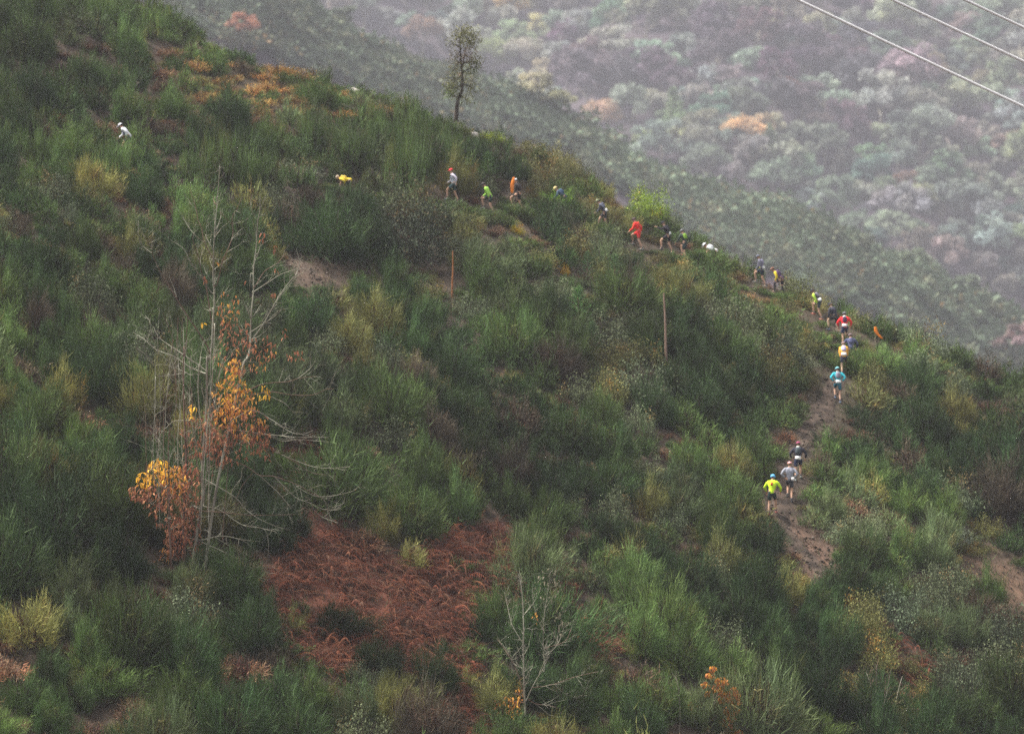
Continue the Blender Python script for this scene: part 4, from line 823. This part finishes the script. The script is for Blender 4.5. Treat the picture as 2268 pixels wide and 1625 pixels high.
special('leafy', 1432, 452, 50, 74, (.30, .42, .05), 'bright_bush', 'vivid yellow-green bush on the crest above the red-jacketed traverser', j=1)
special('broom', 1238, 462, 44, 42, (.20, .34, .05), 'bright_bush', 'vivid green bush in front of the pale-haired runner', j=2)
special('leafy', 1470, 440, 40, 40, (.22, .25, .13), 'leafy_shrub', 'pale grey-green shrub right against the vivid crest bush')
special('leafy', 1760, 595, 52, 64, (.17, .19, .075), 'leafy_shrub', 'round olive shrub on the crest behind the grey hooded runner', j=1)
special('leafy', 1290, 348, 34, 50, (.15, .15, .07), 'leafy_shrub', 'olive-brown shrub on the crest right of the oak and rocks', j=2)
special('leafy', 1145, 515, 16, 26, (.5, .42, .04), 'yellow_shrub', 'small shrub with yellow leaves just below the walkers', j=3)
special('leafy', 1251, 604, 12, 28, (.62, .4, .04), 'yellow_shrub', 'tiny orange-yellow shrub beside a pine sapling', j=0)
special('leafy', 300, 108, 24, 26, (.4, .5, .05), 'yellow_shrub', 'yellow-green flowering shrub on the upper left slope', j=1)
special('leafy', 1090, 318, 36, 36, (.3, .38, .05), 'yellow_shrub', 'yellow-flowered shrub below the rocks right of the oak', j=2)
special('heath', 1062, 266, 34, 30, (.24, .27, .05), 'yellow_shrub', 'yellowish heath bush at the foot of the lone oak', j=2)
special('broom', 455, 1262, 60, 64, (.075, .11, .038), 'broom_bush', 'broom bush hiding the foot of the bare chestnut', j=5)
special('broom', 395, 1285, 44, 40, (.06, .095, .034), 'broom_bush', 'low broom bush under the hanging rust leaves of the chestnut', j=0)
special('broom', 985, 264, 34, 40, (.09, .13, .045), 'broom_bush', 'dark broom bush just left of the lone oak foot', j=3)
special('broom', 1024, 268, 30, 34, (.13, .15, .05), 'broom_bush', 'olive broom bush hiding the lone oak foot', j=4)
special('heath', 515, 285, 16, 30, (.35, .17, .06), 'russet_shrub', 'small shrub with orange dead leaves in mid upper slope', j=1)
special('heath', 120, 268, 28, 34, (.26, .08, .055), 'russet_shrub', 'reddish-brown dead fern clump at upper left', j=3)
special('heath', 640, 118, 60, 40, (.26, .19, .07), 'yellow_shrub', 'golden brown heath bush on the crest at upper left', j=0)
special('leafy', 655, 345, 48, 50, (.12, .2, .065), 'leafy_shrub', 'fresh green bramble thicket left of the crouching yellow runner', j=2)
special('leafy', 660, 392, 50, 46, (.19, .21, .14), 'leafy_shrub', 'pale grey-green shrub below the green bramble thicket', j=3)
special('leafy', 1770, 812, 44, 40, (.2, .22, .13), 'leafy_shrub', 'pale lichen-grey shrub on the left edge of the muddy trail', j=0)
special('leafy', 2100, 1200, 50, 34, (.17, .2, .15), 'leafy_shrub', 'silvery shrub on the lower right slope above the bare soil', j=1)
special('leafy', 1680, 770, 36, 34, (.19, .21, .14), 'leafy_shrub', 'small pale grey shrub a few steps left of the muddy trail', j=3)
special('spike', 1990, 745, 50, 62, (.08, .13, .05), 'broom_bush', 'spiky dark broom rising over the crest right of the curled tape', j=1)
special('heath', 985, 1255, 20, 26, (.5, .2, .08), 'russet_shrub', 'pale orange fern tuft at the upper rim of the bracken', j=1)

# ---------------------------------------------------------------- power cables
M_cable = mat_noise('weathered aluminium', (.82, .80, .80), (.9, .88, .89), 30, rough=.55, spec=.5)
for (x0, y0, x1, y1, dd, lab) in ((1770, 0, 2267, 235, 90., 'lowest and longest of the three pale cables crossing the top right'), (1980, 0, 2267, 135, 92., 'middle pale cable crossing the top right corner'), (2140, 0, 2267, 60, 94., 'topmost pale cable cutting the corner at top right')):
    p0 = np.array([(x0 * S - 512) / F * dd, dd, (366 - y0 * S) / F * dd]); p1 = np.array([(x1 * S - 512) / F * (dd + 1), dd + 1, (366 - y1 * S) / F * (dd + 1)])
    u = (p1 - p0); u = u / np.linalg.norm(u); Lc = np.linalg.norm(p1 - p0); ts = np.linspace(-70, 70 + Lc, 90)
    sag = .0006 * (ts - Lc) * ts
    path = p0[None] + u[None] * ts[:, None]; path[:, 2] += sag
    V, Fc = tube(path, np.full(90, .044), 8); tag(link('power_cable', mesh_np('cable', V, Fc, smooth=True), M_cable), lab, 'cable', 'overhead cables at top right')

# ---------------------------------------------------------------- far trees
def far_tree(seed, conifer=False, nc=20, nl=110):
    r = np.random.default_rng(seed); V = []; C = []
    for k in range(nc):
        if conifer: t = k / nc; p = np.array([r.normal() * .2 * (1 - t), r.normal() * .2 * (1 - t), .25 + .72 * t]); cl = .17 * (1 - t) + .04
        else:
            a = r.uniform(0, 6.28); el = math.acos(r.uniform(-.25, 1)); q = r.uniform(.18, .36)
            p = np.array([math.sin(el) * math.cos(a) * q * 1.15, math.sin(el) * math.sin(a) * q * 1.15, .56 + math.cos(el) * q * 1.15]); cl = r.uniform(.08, .15)
        c0 = p + unit(r.normal(size=(nl, 3))) * cl * r.uniform(.5, 1.05, (nl, 1)) * np.array([1, 1, .8]); u = unit(r.normal(size=(nl, 3)) + np.array([0, 0, .5])); v = unit(np.cross(u, r.normal(size=(nl, 3)))); s = .045 * r.uniform(.5, 1.4, (nl, 1))
        V.append(np.stack([c0 - v * s * .6, c0 + u * s, c0 + v * s * .6], 1).reshape(-1, 3)); b = r.uniform(.7, 1.35); C.append(np.tile((b * r.uniform(.96, 1.05), b, b * r.uniform(.92, 1.04)), (nl * 3, 1)))
    V = np.concatenate(V); return V, np.arange(len(V)).reshape(-1, 3), np.concatenate(C)
def far_trunk(seed):
    r = np.random.default_rng(seed); Vs, Fs, b = [], [], 0
    segs = [(np.array([(0, 0, -.08), (.01, 0, .2), (r.normal() * .03, r.normal() * .03, .62)]), np.array([.024, .018, .008]))]
    for k in range(5):
        a = r.uniform(0, 6.28); h = r.uniform(.22, .5); segs.append((np.array([(0, 0, h), (.14 * math.cos(a), .14 * math.sin(a), h + .12), (.28 * math.cos(a), .28 * math.sin(a), h + .26)]), np.array([.011, .008, .003])))
    for p, rad in segs: V, Fc = tube(p, rad, 5); Vs.append(V); Fs.append(Fc + b); b += len(V)
    me = mesh_np('trunk', np.concatenate(Vs), np.concatenate(Fs)); me.materials.append(M_bark_pale); return me
FT = [far_tree(600 + i) for i in range(7)]; FTm = [mesh_np('crown', *t) for t in FT]; CT = [far_tree(650, True), far_tree(651, True)]; CTm = [mesh_np('crown', *t) for t in CT]
for m in FTm + CTm: m.materials.append(M_far)
TKm = [far_trunk(660 + i) for i in range(3)]
def far_hit(px, py, zf, y0, y1):
    ys = np.arange(y0, y1, .5); xs = (px - 512) / F * ys; zs = (366 - py) / F * ys; b = zs < zf(xs, ys)
    if not b.any(): return None
    k = int(np.argmax(b)); return float(xs[k]), float(ys[k]), float(zf(xs[k], ys[k]))
def place_far(pos, size, col, lab, group, conifer=False, wide=1.0, name='woodland_tree', i=0):
    o = empty(name, pos, lab, 'tree', group); c = link('crown', (CTm if conifer else FTm)[i % (2 if conifer else 7)], None, o); c.scale = (size * wide, size * wide, size); c.color = (*col, 1); c.rotation_euler = (0, 0, random.uniform(0, 6.28))
    t = link('trunk', TKm[i % 3], None, o); t.scale = (size,) * 3; t.rotation_euler = c.rotation_euler; return o
SILY = lambda X: float(np.interp(X, [a for a, b in SIL], [b for a, b in SIL])); SPY = lambda X: float(np.interp(X, [a for a, b in SPUR], [b for a, b in SPUR]))
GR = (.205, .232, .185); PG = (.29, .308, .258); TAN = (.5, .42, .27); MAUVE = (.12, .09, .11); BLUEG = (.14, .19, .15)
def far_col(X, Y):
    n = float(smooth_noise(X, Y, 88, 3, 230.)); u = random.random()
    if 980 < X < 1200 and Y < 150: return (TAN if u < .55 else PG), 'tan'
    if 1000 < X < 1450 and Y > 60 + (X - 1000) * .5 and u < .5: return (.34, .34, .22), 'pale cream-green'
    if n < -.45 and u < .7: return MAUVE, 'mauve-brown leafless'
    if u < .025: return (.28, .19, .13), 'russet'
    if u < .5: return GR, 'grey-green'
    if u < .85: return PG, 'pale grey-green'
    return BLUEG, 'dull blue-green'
done = []; far_inst = []; tries = 0
for tries in range(9000):
    X = random.uniform(560, 2330); Y = random.uniform(-40, 720)
    if Y > SPY(X) + 25 or Y > SILY(X): continue
    if far_col.__doc__: pass
    rr_ = random.uniform(34, 62)
    n = float(smooth_noise(X, Y, 88, 3, 230.))
    if n < -.4: rr_ *= 1.2
    if any((X - a) ** 2 + ((Y - b) * 1.35) ** 2 < ((rr_ + c) * .52) ** 2 for a, b, c in done): continue
    h = far_hit(X * S, Y * S, fz_, 820, 1255)
    if h is None: continue
    done.append((X, Y, rr_)); far_inst.append((X, Y, rr_, h))
print('far trees', len(far_inst))
far_inst.sort(key=lambda q: -(q[2] * (1 if 0 < q[0] < 2267 and 0 < q[1] else .3)))
FV, FC_ = [], []
def far_zone(X, Y): return zone(X * S, Y * S, FLM, 120)
for i, (X, Y, rr_, h) in enumerate(far_inst):
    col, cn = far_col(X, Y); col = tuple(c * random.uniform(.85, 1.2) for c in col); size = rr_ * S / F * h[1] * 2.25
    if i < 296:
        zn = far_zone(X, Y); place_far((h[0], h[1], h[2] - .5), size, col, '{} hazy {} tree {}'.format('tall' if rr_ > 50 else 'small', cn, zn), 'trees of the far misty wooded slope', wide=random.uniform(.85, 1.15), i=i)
    else:
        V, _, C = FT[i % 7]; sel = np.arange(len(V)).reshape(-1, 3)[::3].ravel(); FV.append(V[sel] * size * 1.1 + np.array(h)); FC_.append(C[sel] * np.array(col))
if FV:
    V = np.concatenate(FV); tag(link('distant_wood', mesh_np('wood', V, np.arange(len(V)).reshape(-1, 3), np.concatenate(FC_)), M_far), 'misty wood filling gaps between the larger trees of the far slope', 'wood', kind='stuff')
def named_far(X, Yb, hpx, col, lab, name='woodland_tree', zf=fz_, y0=820, y1=1255, conifer=False, wide=1.0, i=0):
    h = far_hit(X * S, Yb * S, zf, y0, y1)
    if h: place_far((h[0], h[1] - 6, h[2] - .5), hpx * S / F * h[1], col, lab, None, conifer, wide, name, i)
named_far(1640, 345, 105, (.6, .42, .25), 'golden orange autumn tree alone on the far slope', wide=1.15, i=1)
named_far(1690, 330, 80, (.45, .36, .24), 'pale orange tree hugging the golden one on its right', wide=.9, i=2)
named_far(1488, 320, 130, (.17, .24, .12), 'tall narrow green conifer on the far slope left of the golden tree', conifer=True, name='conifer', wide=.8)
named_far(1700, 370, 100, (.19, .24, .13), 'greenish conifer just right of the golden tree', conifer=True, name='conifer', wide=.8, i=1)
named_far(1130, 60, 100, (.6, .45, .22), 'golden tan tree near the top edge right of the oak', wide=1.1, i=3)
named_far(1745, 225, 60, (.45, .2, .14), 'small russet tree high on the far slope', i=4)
h = far_hit(2113 * S, 392 * S, fz_, 820, 1255)
V, Fc = tube(catmull(np.array([(1.0, -5, -1), (.4, -5, 5), (-1.5, -5, 10), (-4.2, -5, 15)]), 4), np.linspace(.5, .35, 13)); tag(link('bleached_snag', mesh_np('dead', V, Fc, smooth=True), mat_noise('bleached wood', (.75, .6, .5), (.85, .72, .62), 1), loc=h), 'bleached leaning dead trunk on the far slope below the cables', 'dead tree')
# spur scrub and its few single trees
r = np.random.default_rng(71); Vs, Cs = [], []; n = 0
SPB = [leafy_mesh(700 + i, nclump=16, nl=9, leaf=.24, cl=.28) for i in range(4)]
for k in range(5200):
    X = r.uniform(150, 2300); Y0 = SPY(X); Y = Y0 + abs(r.normal()) * 110 - 4
    if Y > SILY(X) + 30: continue
    h = far_hit(X * S, Y * S, sz_, 380, 700)
    if h is None: continue
    V, _, C = SPB[k % 4]; sc = r.uniform(1.3, 3.0) * (1.7 if r.random() < .12 else 1); nz_ = float(smooth_noise(X, Y, 91, 2, 160.))
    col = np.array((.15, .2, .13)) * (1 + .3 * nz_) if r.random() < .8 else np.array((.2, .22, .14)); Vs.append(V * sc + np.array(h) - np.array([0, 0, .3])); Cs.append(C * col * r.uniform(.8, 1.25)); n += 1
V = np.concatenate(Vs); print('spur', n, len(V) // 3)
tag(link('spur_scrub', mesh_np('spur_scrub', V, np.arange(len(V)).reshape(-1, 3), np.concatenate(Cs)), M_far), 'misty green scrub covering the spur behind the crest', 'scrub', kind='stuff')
SK = dict(zf=sz_, y0=380, y1=720)
named_far(545, 100, 75, (.42, .22, .15), 'salmon-orange tree in the mist behind the upper left crest', wide=1.2, i=5, **SK)
named_far(2240, 800, 90, (.24, .165, .165), 'pinkish leafless tree in mist at the right edge behind the crest', wide=1.5, i=6, **SK)
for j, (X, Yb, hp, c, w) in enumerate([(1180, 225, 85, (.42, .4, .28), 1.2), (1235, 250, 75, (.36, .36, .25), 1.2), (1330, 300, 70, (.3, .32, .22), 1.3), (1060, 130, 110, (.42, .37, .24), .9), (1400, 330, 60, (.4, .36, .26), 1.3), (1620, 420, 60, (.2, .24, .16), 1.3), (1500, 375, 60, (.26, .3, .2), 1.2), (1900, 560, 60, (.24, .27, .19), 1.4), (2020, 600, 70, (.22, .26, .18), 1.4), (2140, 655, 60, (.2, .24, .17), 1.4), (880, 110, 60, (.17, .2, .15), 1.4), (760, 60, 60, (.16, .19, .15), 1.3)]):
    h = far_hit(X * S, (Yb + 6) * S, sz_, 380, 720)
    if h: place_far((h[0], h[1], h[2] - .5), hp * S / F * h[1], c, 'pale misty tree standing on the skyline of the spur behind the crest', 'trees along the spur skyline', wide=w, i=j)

# ---------------------------------------------------------------- people
def skin_mesh(verts, edges, radii, sub=1, root=0):
    me = bpy.data.meshes.new('sk'); me.from_pydata([tuple(v) for v in verts], edges, []); ob = bpy.data.objects.new('sk', me); COL.objects.link(ob)
    md = ob.modifiers.new('s', 'SKIN'); md.use_smooth_shade = True
    for v, r_ in zip(me.skin_vertices[0].data, radii): v.radius = r_ if isinstance(r_, tuple) else (r_, r_)
    me.skin_vertices[0].data[root].use_root = True
    if sub: sb = ob.modifiers.new('u', 'SUBSURF'); sb.levels = sub; sb.render_levels = sub
    dg = bpy.context.evaluated_depsgraph_get(); ev = ob.evaluated_get(dg); out = bpy.data.meshes.new_from_object(ev)
    bpy.data.objects.remove(ob); bpy.data.meshes.remove(me); out.materials.clear(); return out
def ik(a, b, l1, l2, pole):
    a, b, pole = np.array(a), np.array(b), np.array(pole); d = b - a; L = np.linalg.norm(d); L = min(L, l1 + l2 - .005); u = unit(b - a); b2 = a + u * L
    c = (l1 * l1 + L * L - l2 * l2) / (2 * L); h = math.sqrt(max(0, l1 * l1 - c * c)); p = pole - u * (pole @ u); return a + u * c + unit(p) * h, b2
def blob(center, sx, sy, sz_b, Rm, seg=10, rings=7, cut=None, power=2.0):
    V, Fc = [], []
    lo = -1.0 if cut is None else cut
    for i in range(rings + 1):
        zz = lo + (1 - lo) * i / rings; rr = max(0.0, 1 - abs(zz) ** power) ** (1 / power)
        for j in range(seg):
            a = 2 * math.pi * j / seg; V.append(np.array([math.cos(a) * rr * sx, math.sin(a) * rr * sy, zz * sz_b]))
    V = np.array(V) @ Rm.T + center
    for i in range(rings):
        for j in range(seg): Fc.append((i * seg + j, i * seg + (j + 1) % seg, (i + 1) * seg + (j + 1) % seg, (i + 1) * seg + j))
    return V, Fc
def merge(parts):
    Vs, Fs, b = [], [], 0
    for V, Fc in parts: Vs.append(np.asarray(V)); Fs += [tuple(i + b for i in f) for f in Fc]; b += len(V)
    me = bpy.data.meshes.new('p'); me.from_pydata([tuple(v) for v in np.concatenate(Vs)], [], Fs); me.polygons.foreach_set('use_smooth', [True] * len(Fs)); return me
def slab(c, ex, ey, ez, hx, hy, hz_):
    V = [c + ex * a * hx + ey * b * hy + ez * d * hz_ for a in (-1, 1) for b in (-1, 1) for d in (-1, 1)]
    return V, [(0, 1, 3, 2), (4, 6, 7, 5), (0, 4, 5, 1), (2, 3, 7, 6), (0, 2, 6, 4), (1, 5, 7, 3)]
SKIN = (.55, .33, .23)
def make_person(p, idx):
    fx, fy = p['head']; n_ = math.hypot(fx, fy); f = np.array([fx / n_, fy / n_, 0]); left = np.array([-f[1], f[0], 0]); up = np.array([0, 0, 1.])
    X0_, Y0_, Z0_ = p['w']; r = np.random.default_rng(idx + 50)
    root = empty('person', (X0_, Y0_, Z0_ - .02), p['lab'], 'person', 'runners climbing the hill in single file'); root.scale = (1.09, 1.09, 1.09)
    W = lambda a, b: tzs(X0_ + f[0] * a + left[0] * b, Y0_ + f[1] * a + left[1] * b) - Z0_
    stride = .3 if p['arm'] != 'hips' else .16
    s = -1 if idx % 2 else 1; ank = {}
    for sd in (-1, 1):
        a = stride * (1 if sd == s else -.8); ank[sd] = f * a + left * .1 * sd + up * (W(a, .1 * sd) + .14)
    L = R(p['lean']); hz_ = min(ank[-1][2], ank[1][2]) + (.86 if p['lean'] < 60 else .62); back = -.12 * math.sin(L) - (.12 if p['lean'] > 60 else 0)
    pel = f * back + up * hz_
    sp = f * math.sin(L) + up * math.cos(L); fr = f * math.cos(L) - up * math.sin(L)
    chest = pel + sp * .36; neck = pel + sp * .53; hl = L * .55 + R(8); hd = f * math.sin(hl) + up * math.cos(hl); hf = f * math.cos(hl) - up * math.sin(hl)
    head = neck + hd * .155 + hf * .02; top = head + hd * .07
    hips = {sd: pel + left * .095 * sd - up * .03 for sd in (-1, 1)}; sh = {sd: pel + sp * .47 + left * .185 * sd for sd in (-1, 1)}
    knee = {}; toe = {}
    for sd in (-1, 1):
        knee[sd], ank[sd] = ik(hips[sd], ank[sd], .44, .43, f * 1.0 + up * .1); toe[sd] = ank[sd] + f * .15 - up * .075
    elb, wr = {}, {}
    for sd in (-1, 1):
        arm = p['arm']
        if arm == 'hips': tgt = pel + left * .19 * sd + sp * .08 + fr * .02; pole = left * sd - fr * .5
        elif arm == 'knees': tgt = knee[sd] + up * .1 - f * .02 + left * .02 * sd; pole = -f + left * sd * .9
        elif arm == 'reach' and sd == -1: tgt = sh[sd] + f * .5 + up * .02; pole = -up + left * sd * .3
        elif arm == 'down': tgt = sh[sd] - up * .44 + f * .16 + left * .12 * sd; pole = -f * .6 + left * sd
        else: tgt = sh[sd] - up * .42 + f * (.3 if sd == -s else -.22) + left * .05 * sd; pole = -f + left * sd * .3
        elb[sd], wr[sd] = ik(sh[sd], tgt, .29, .26, pole)
    skin = p.get('skin', SKIN); msk = mat_noise('skin', tuple(c * .88 for c in skin), tuple(min(1, c * 1.1) for c in skin), 12, rough=.55) if ('m', skin) not in _plain else _plain[('m', skin)]; _plain[('m', skin)] = msk
    # one continuous body
    V = [pel, chest, neck, head - hd * .05, top, head + hf * .085 - hd * .03]; E_ = [(0, 1), (1, 2), (2, 3), (3, 4), (3, 5)]; Rr = [(.14, .1), (.14, .1), .052, (.078, .088), (.07, .08), .02]
    for sd in (-1, 1):
        b = len(V); V += [hips[sd], knee[sd], (knee[sd] * .55 + ank[sd] * .45), ank[sd], toe[sd]]; E_ += [(0, b), (b, b + 1), (b + 1, b + 2), (b + 2, b + 3), (b + 3, b + 4)]; Rr += [.088, .056, .054, .036, .034]
        b = len(V); V += [sh[sd], elb[sd], wr[sd], wr[sd] + unit(wr[sd] - elb[sd]) * .07]; E_ += [(1, b), (b, b + 1), (b + 1, b + 2), (b + 2, b + 3)]; Rr += [.055, .038, .026, (.034, .02)]
    body = skin_mesh(V, E_, Rr, 1)
    bo = link('body', body, msk, root)
    fing = []
    for sd in (-1, 1):
        hdv = unit(wr[sd] - elb[sd]); hb = wr[sd] + hdv * .085; ac_ = unit(np.cross(hdv, up + .01 * f)); pn = np.cross(hdv, ac_)
        for k, ln in enumerate((.062, .075, .07, .055)):
            q0 = hb - hdv * .02 + ac_ * (k - 1.5) * .019; q1 = q0 + hdv * ln * .55 + pn * .008; q2 = q1 + unit(hdv * .5 + pn) * ln * .5
            fing.append(tube(np.array([q0, q1, q2]), np.array([.0095, .0088, .007]), 5))
        q0 = wr[sd] + hdv * .04 + ac_ * .03; fing.append(tube(np.array([q0, q0 + unit(hdv + ac_) * .035, q0 + unit(hdv * 1.3 + ac_ * .4) * .06]), np.array([.011, .0105, .008]), 5))
    # fingers, ears and nose are rooted inside the hands and head and joined with the body mesh
    parts = [(v, [tuple(x) for x in fc]) for v, fc in fing]
    Rh = np.stack([hf, left, hd], 1)
    for sd in (-1, 1): parts.append(blob(head + left * sd * .08, .022, .012, .032, Rh, 6, 4))
    parts.append(blob(head + hf * .097 - hd * .015, .014, .013, .024, Rh, 6, 4))
    ex = merge(parts); 
    bmv = np.empty(len(body.vertices) * 3, np.float32); body.vertices.foreach_get('co', bmv); bf = [tuple(pl.vertices) for pl in body.polygons]
    allm = merge([(bmv.reshape(-1, 3), bf), ([tuple(v.co) for v in ex.vertices], [tuple(pl.vertices) for pl in ex.polygons])]); allm.materials.append(msk); bo.data = allm
    for sd in (-1, 1): link('eye', merge([blob(head + hf * .088 + left * sd * .032 + hd * .012, .009, .013, .008, Rh, 6, 4)]), mat_cloth((.04, .03, .03)), bo)
    link('mouth', merge([blob(head + hf * .088 - hd * .058, .008, .024, .006, Rh, 6, 4)]), mat_cloth((.3, .1, .09)), bo)
    # clothes
    V = [pel - sp * .11, pel + sp * .2, chest, pel + sp * .48]; E_ = [(0, 1), (1, 2), (2, 3)]; Rr = [(.158, .118), (.145, .112), (.165, .122), (.09, .075)]
    for sd in (-1, 1):
        b = len(V); V += [sh[sd] * 1.06 - (chest) * .06 + sp * .01]; E_ += [(2, b)]; Rr += [.098]
    link('shirt', skin_mesh(V, E_, Rr, 1), mat_cloth(p['shirt']), root)
    for sd in (-1, 1):
        V = [sh[sd] * .55 + chest * .45 + sp * .05, sh[sd], elb[sd], elb[sd] * .1 + wr[sd] * .9]
        link('sleeve', skin_mesh(V, [(0, 1), (1, 2), (2, 3)], [.085, .088, .062, .048], 1), mat_cloth(p['sleeve']), root)
    V = [pel + sp * .09, pel - up * .04]; E_ = [(0, 1)]; Rr = [(.15, .115), (.14, .11)]
    for sd in (-1, 1): b = len(V); V += [hips[sd] * .9 + knee[sd] * .1, hips[sd] * .22 + knee[sd] * .78]; E_ += [(1, b), (b, b + 1)]; Rr += [.104, .088]
    link('shorts', skin_mesh(V, E_, Rr, 1), mat_cloth(p['short']), root)
    if p['legs'] != 'skin':
        for sd in (-1, 1): link('legging', skin_mesh([hips[sd] * .3 + knee[sd] * .7, knee[sd], knee[sd] * .55 + ank[sd] * .45, ank[sd]], [(0, 1), (1, 2), (2, 3)], [.078, .066, .062, .046], 1), mat_cloth(p['legs']), root)
    for sd in (-1, 1):
        link('shoe', merge([blob(ank[sd] + f * .06 - up * .07, .145, .052, .058, np.stack([f, left, up], 1), 10, 6, power=2.6)]), mat_cloth([(.06, .06, .07), (.4, .12, .1), (.15, .2, .3), (.3, .32, .3)][(idx) % 4]), root)
        link('sock', skin_mesh([ank[sd] + up * .09, ank[sd] - up * .03], [(0, 1)], [.046, .048], 1), mat_cloth((.12, .12, .13)), root)
    if p.get('cap'):
        if idx == 21: link('beanie', merge([blob(head + hd * .02, .118, .108, .125, Rh, 12, 7, cut=-.25)]), mat_cloth(p['cap']), root)
        else:
            cp = link('cap', merge([blob(head + hd * .03, .112, .1, .098, Rh, 12, 6, cut=-.15), slab(head + hf * .14 + hd * .025, hf, left, hd, .06, .062, .006)]), mat_cloth(p['cap']), root)
    link('hair', merge([blob(head - hf * .018 + hd * .005, .1, .093, .095, Rh, 12, 6, cut=-.45)]), mat_cloth(p.get('hair', [(.03, .02, .015), (.09, .05, .03), (.2, .13, .07)][idx % 3])), root)
    if p.get('collar'): link('collar', merge([blob(neck + sp * .01 - fr * .015, .085, .095, .06, np.stack([fr, left, sp], 1), 12, 6)]), mat_cloth(p['collar']), root)
    if p.get('vest'): link('vest', merge([blob(chest - sp * .06 + fr * .06, .1, .15, .17, np.stack([fr, left, sp], 1), 12, 7, power=3)]), mat_cloth(p['vest']), root)
    if p.get('pack'):
        q = p.get('packs', 1.0); pk = link('running_pack', merge([blob(chest - fr * .115 + sp * (-.0 if q == 1 else .0), .075, .115 * q, .165 * q, np.stack([fr, left, sp], 1), 12, 8, power=3.2)]), mat_cloth(p['pack']), root)
        for sd in (-1, 1): link('strap', merge([tuple(map(lambda z_: z_, tube(np.array([chest - fr * .1 + left * sd * .09 + sp * .1, pel + sp * .53 + left * sd * .1, chest + fr * .12 + left * sd * .1, pel + sp * .2 + fr * .09 + left * sd * .13]), np.full(4, .017), 5)))]), mat_cloth(p['pack']), pk)
    if p.get('bib'):
        bx = p.get('bibx', 0); side = -fr
        c = pel + sp * .04 - fr * .125 + left * bx
        hw = .12 if not bx else .06
        if abs(f[0]) > .5: c = pel + sp * .05 - fr * .10 - left * .09 * (-1 if f[0] < 0 else 1) * (-1); side = unit(-fr - left * (-1 if f[0] < 0 else 1) * (-1) * .0 + (left if left[1] < 0 else -left) * .9); c = pel + sp * .05 + side * .145; hw = .09
        ey = unit(np.cross(sp, side)); link('race_number', merge([slab(c, side, ey, sp, .012, hw, .075)]), mat_cloth(p['bib'], .6), root)
    if p.get('belt'): link('belt', merge([blob(pel + sp * .09, .13, .168, .05, np.stack([fr, left, sp], 1), 14, 4, power=4)]), mat_cloth(p['belt']), root)
    return root
for i, p in enumerate(PEOPLE): make_person(p, i)
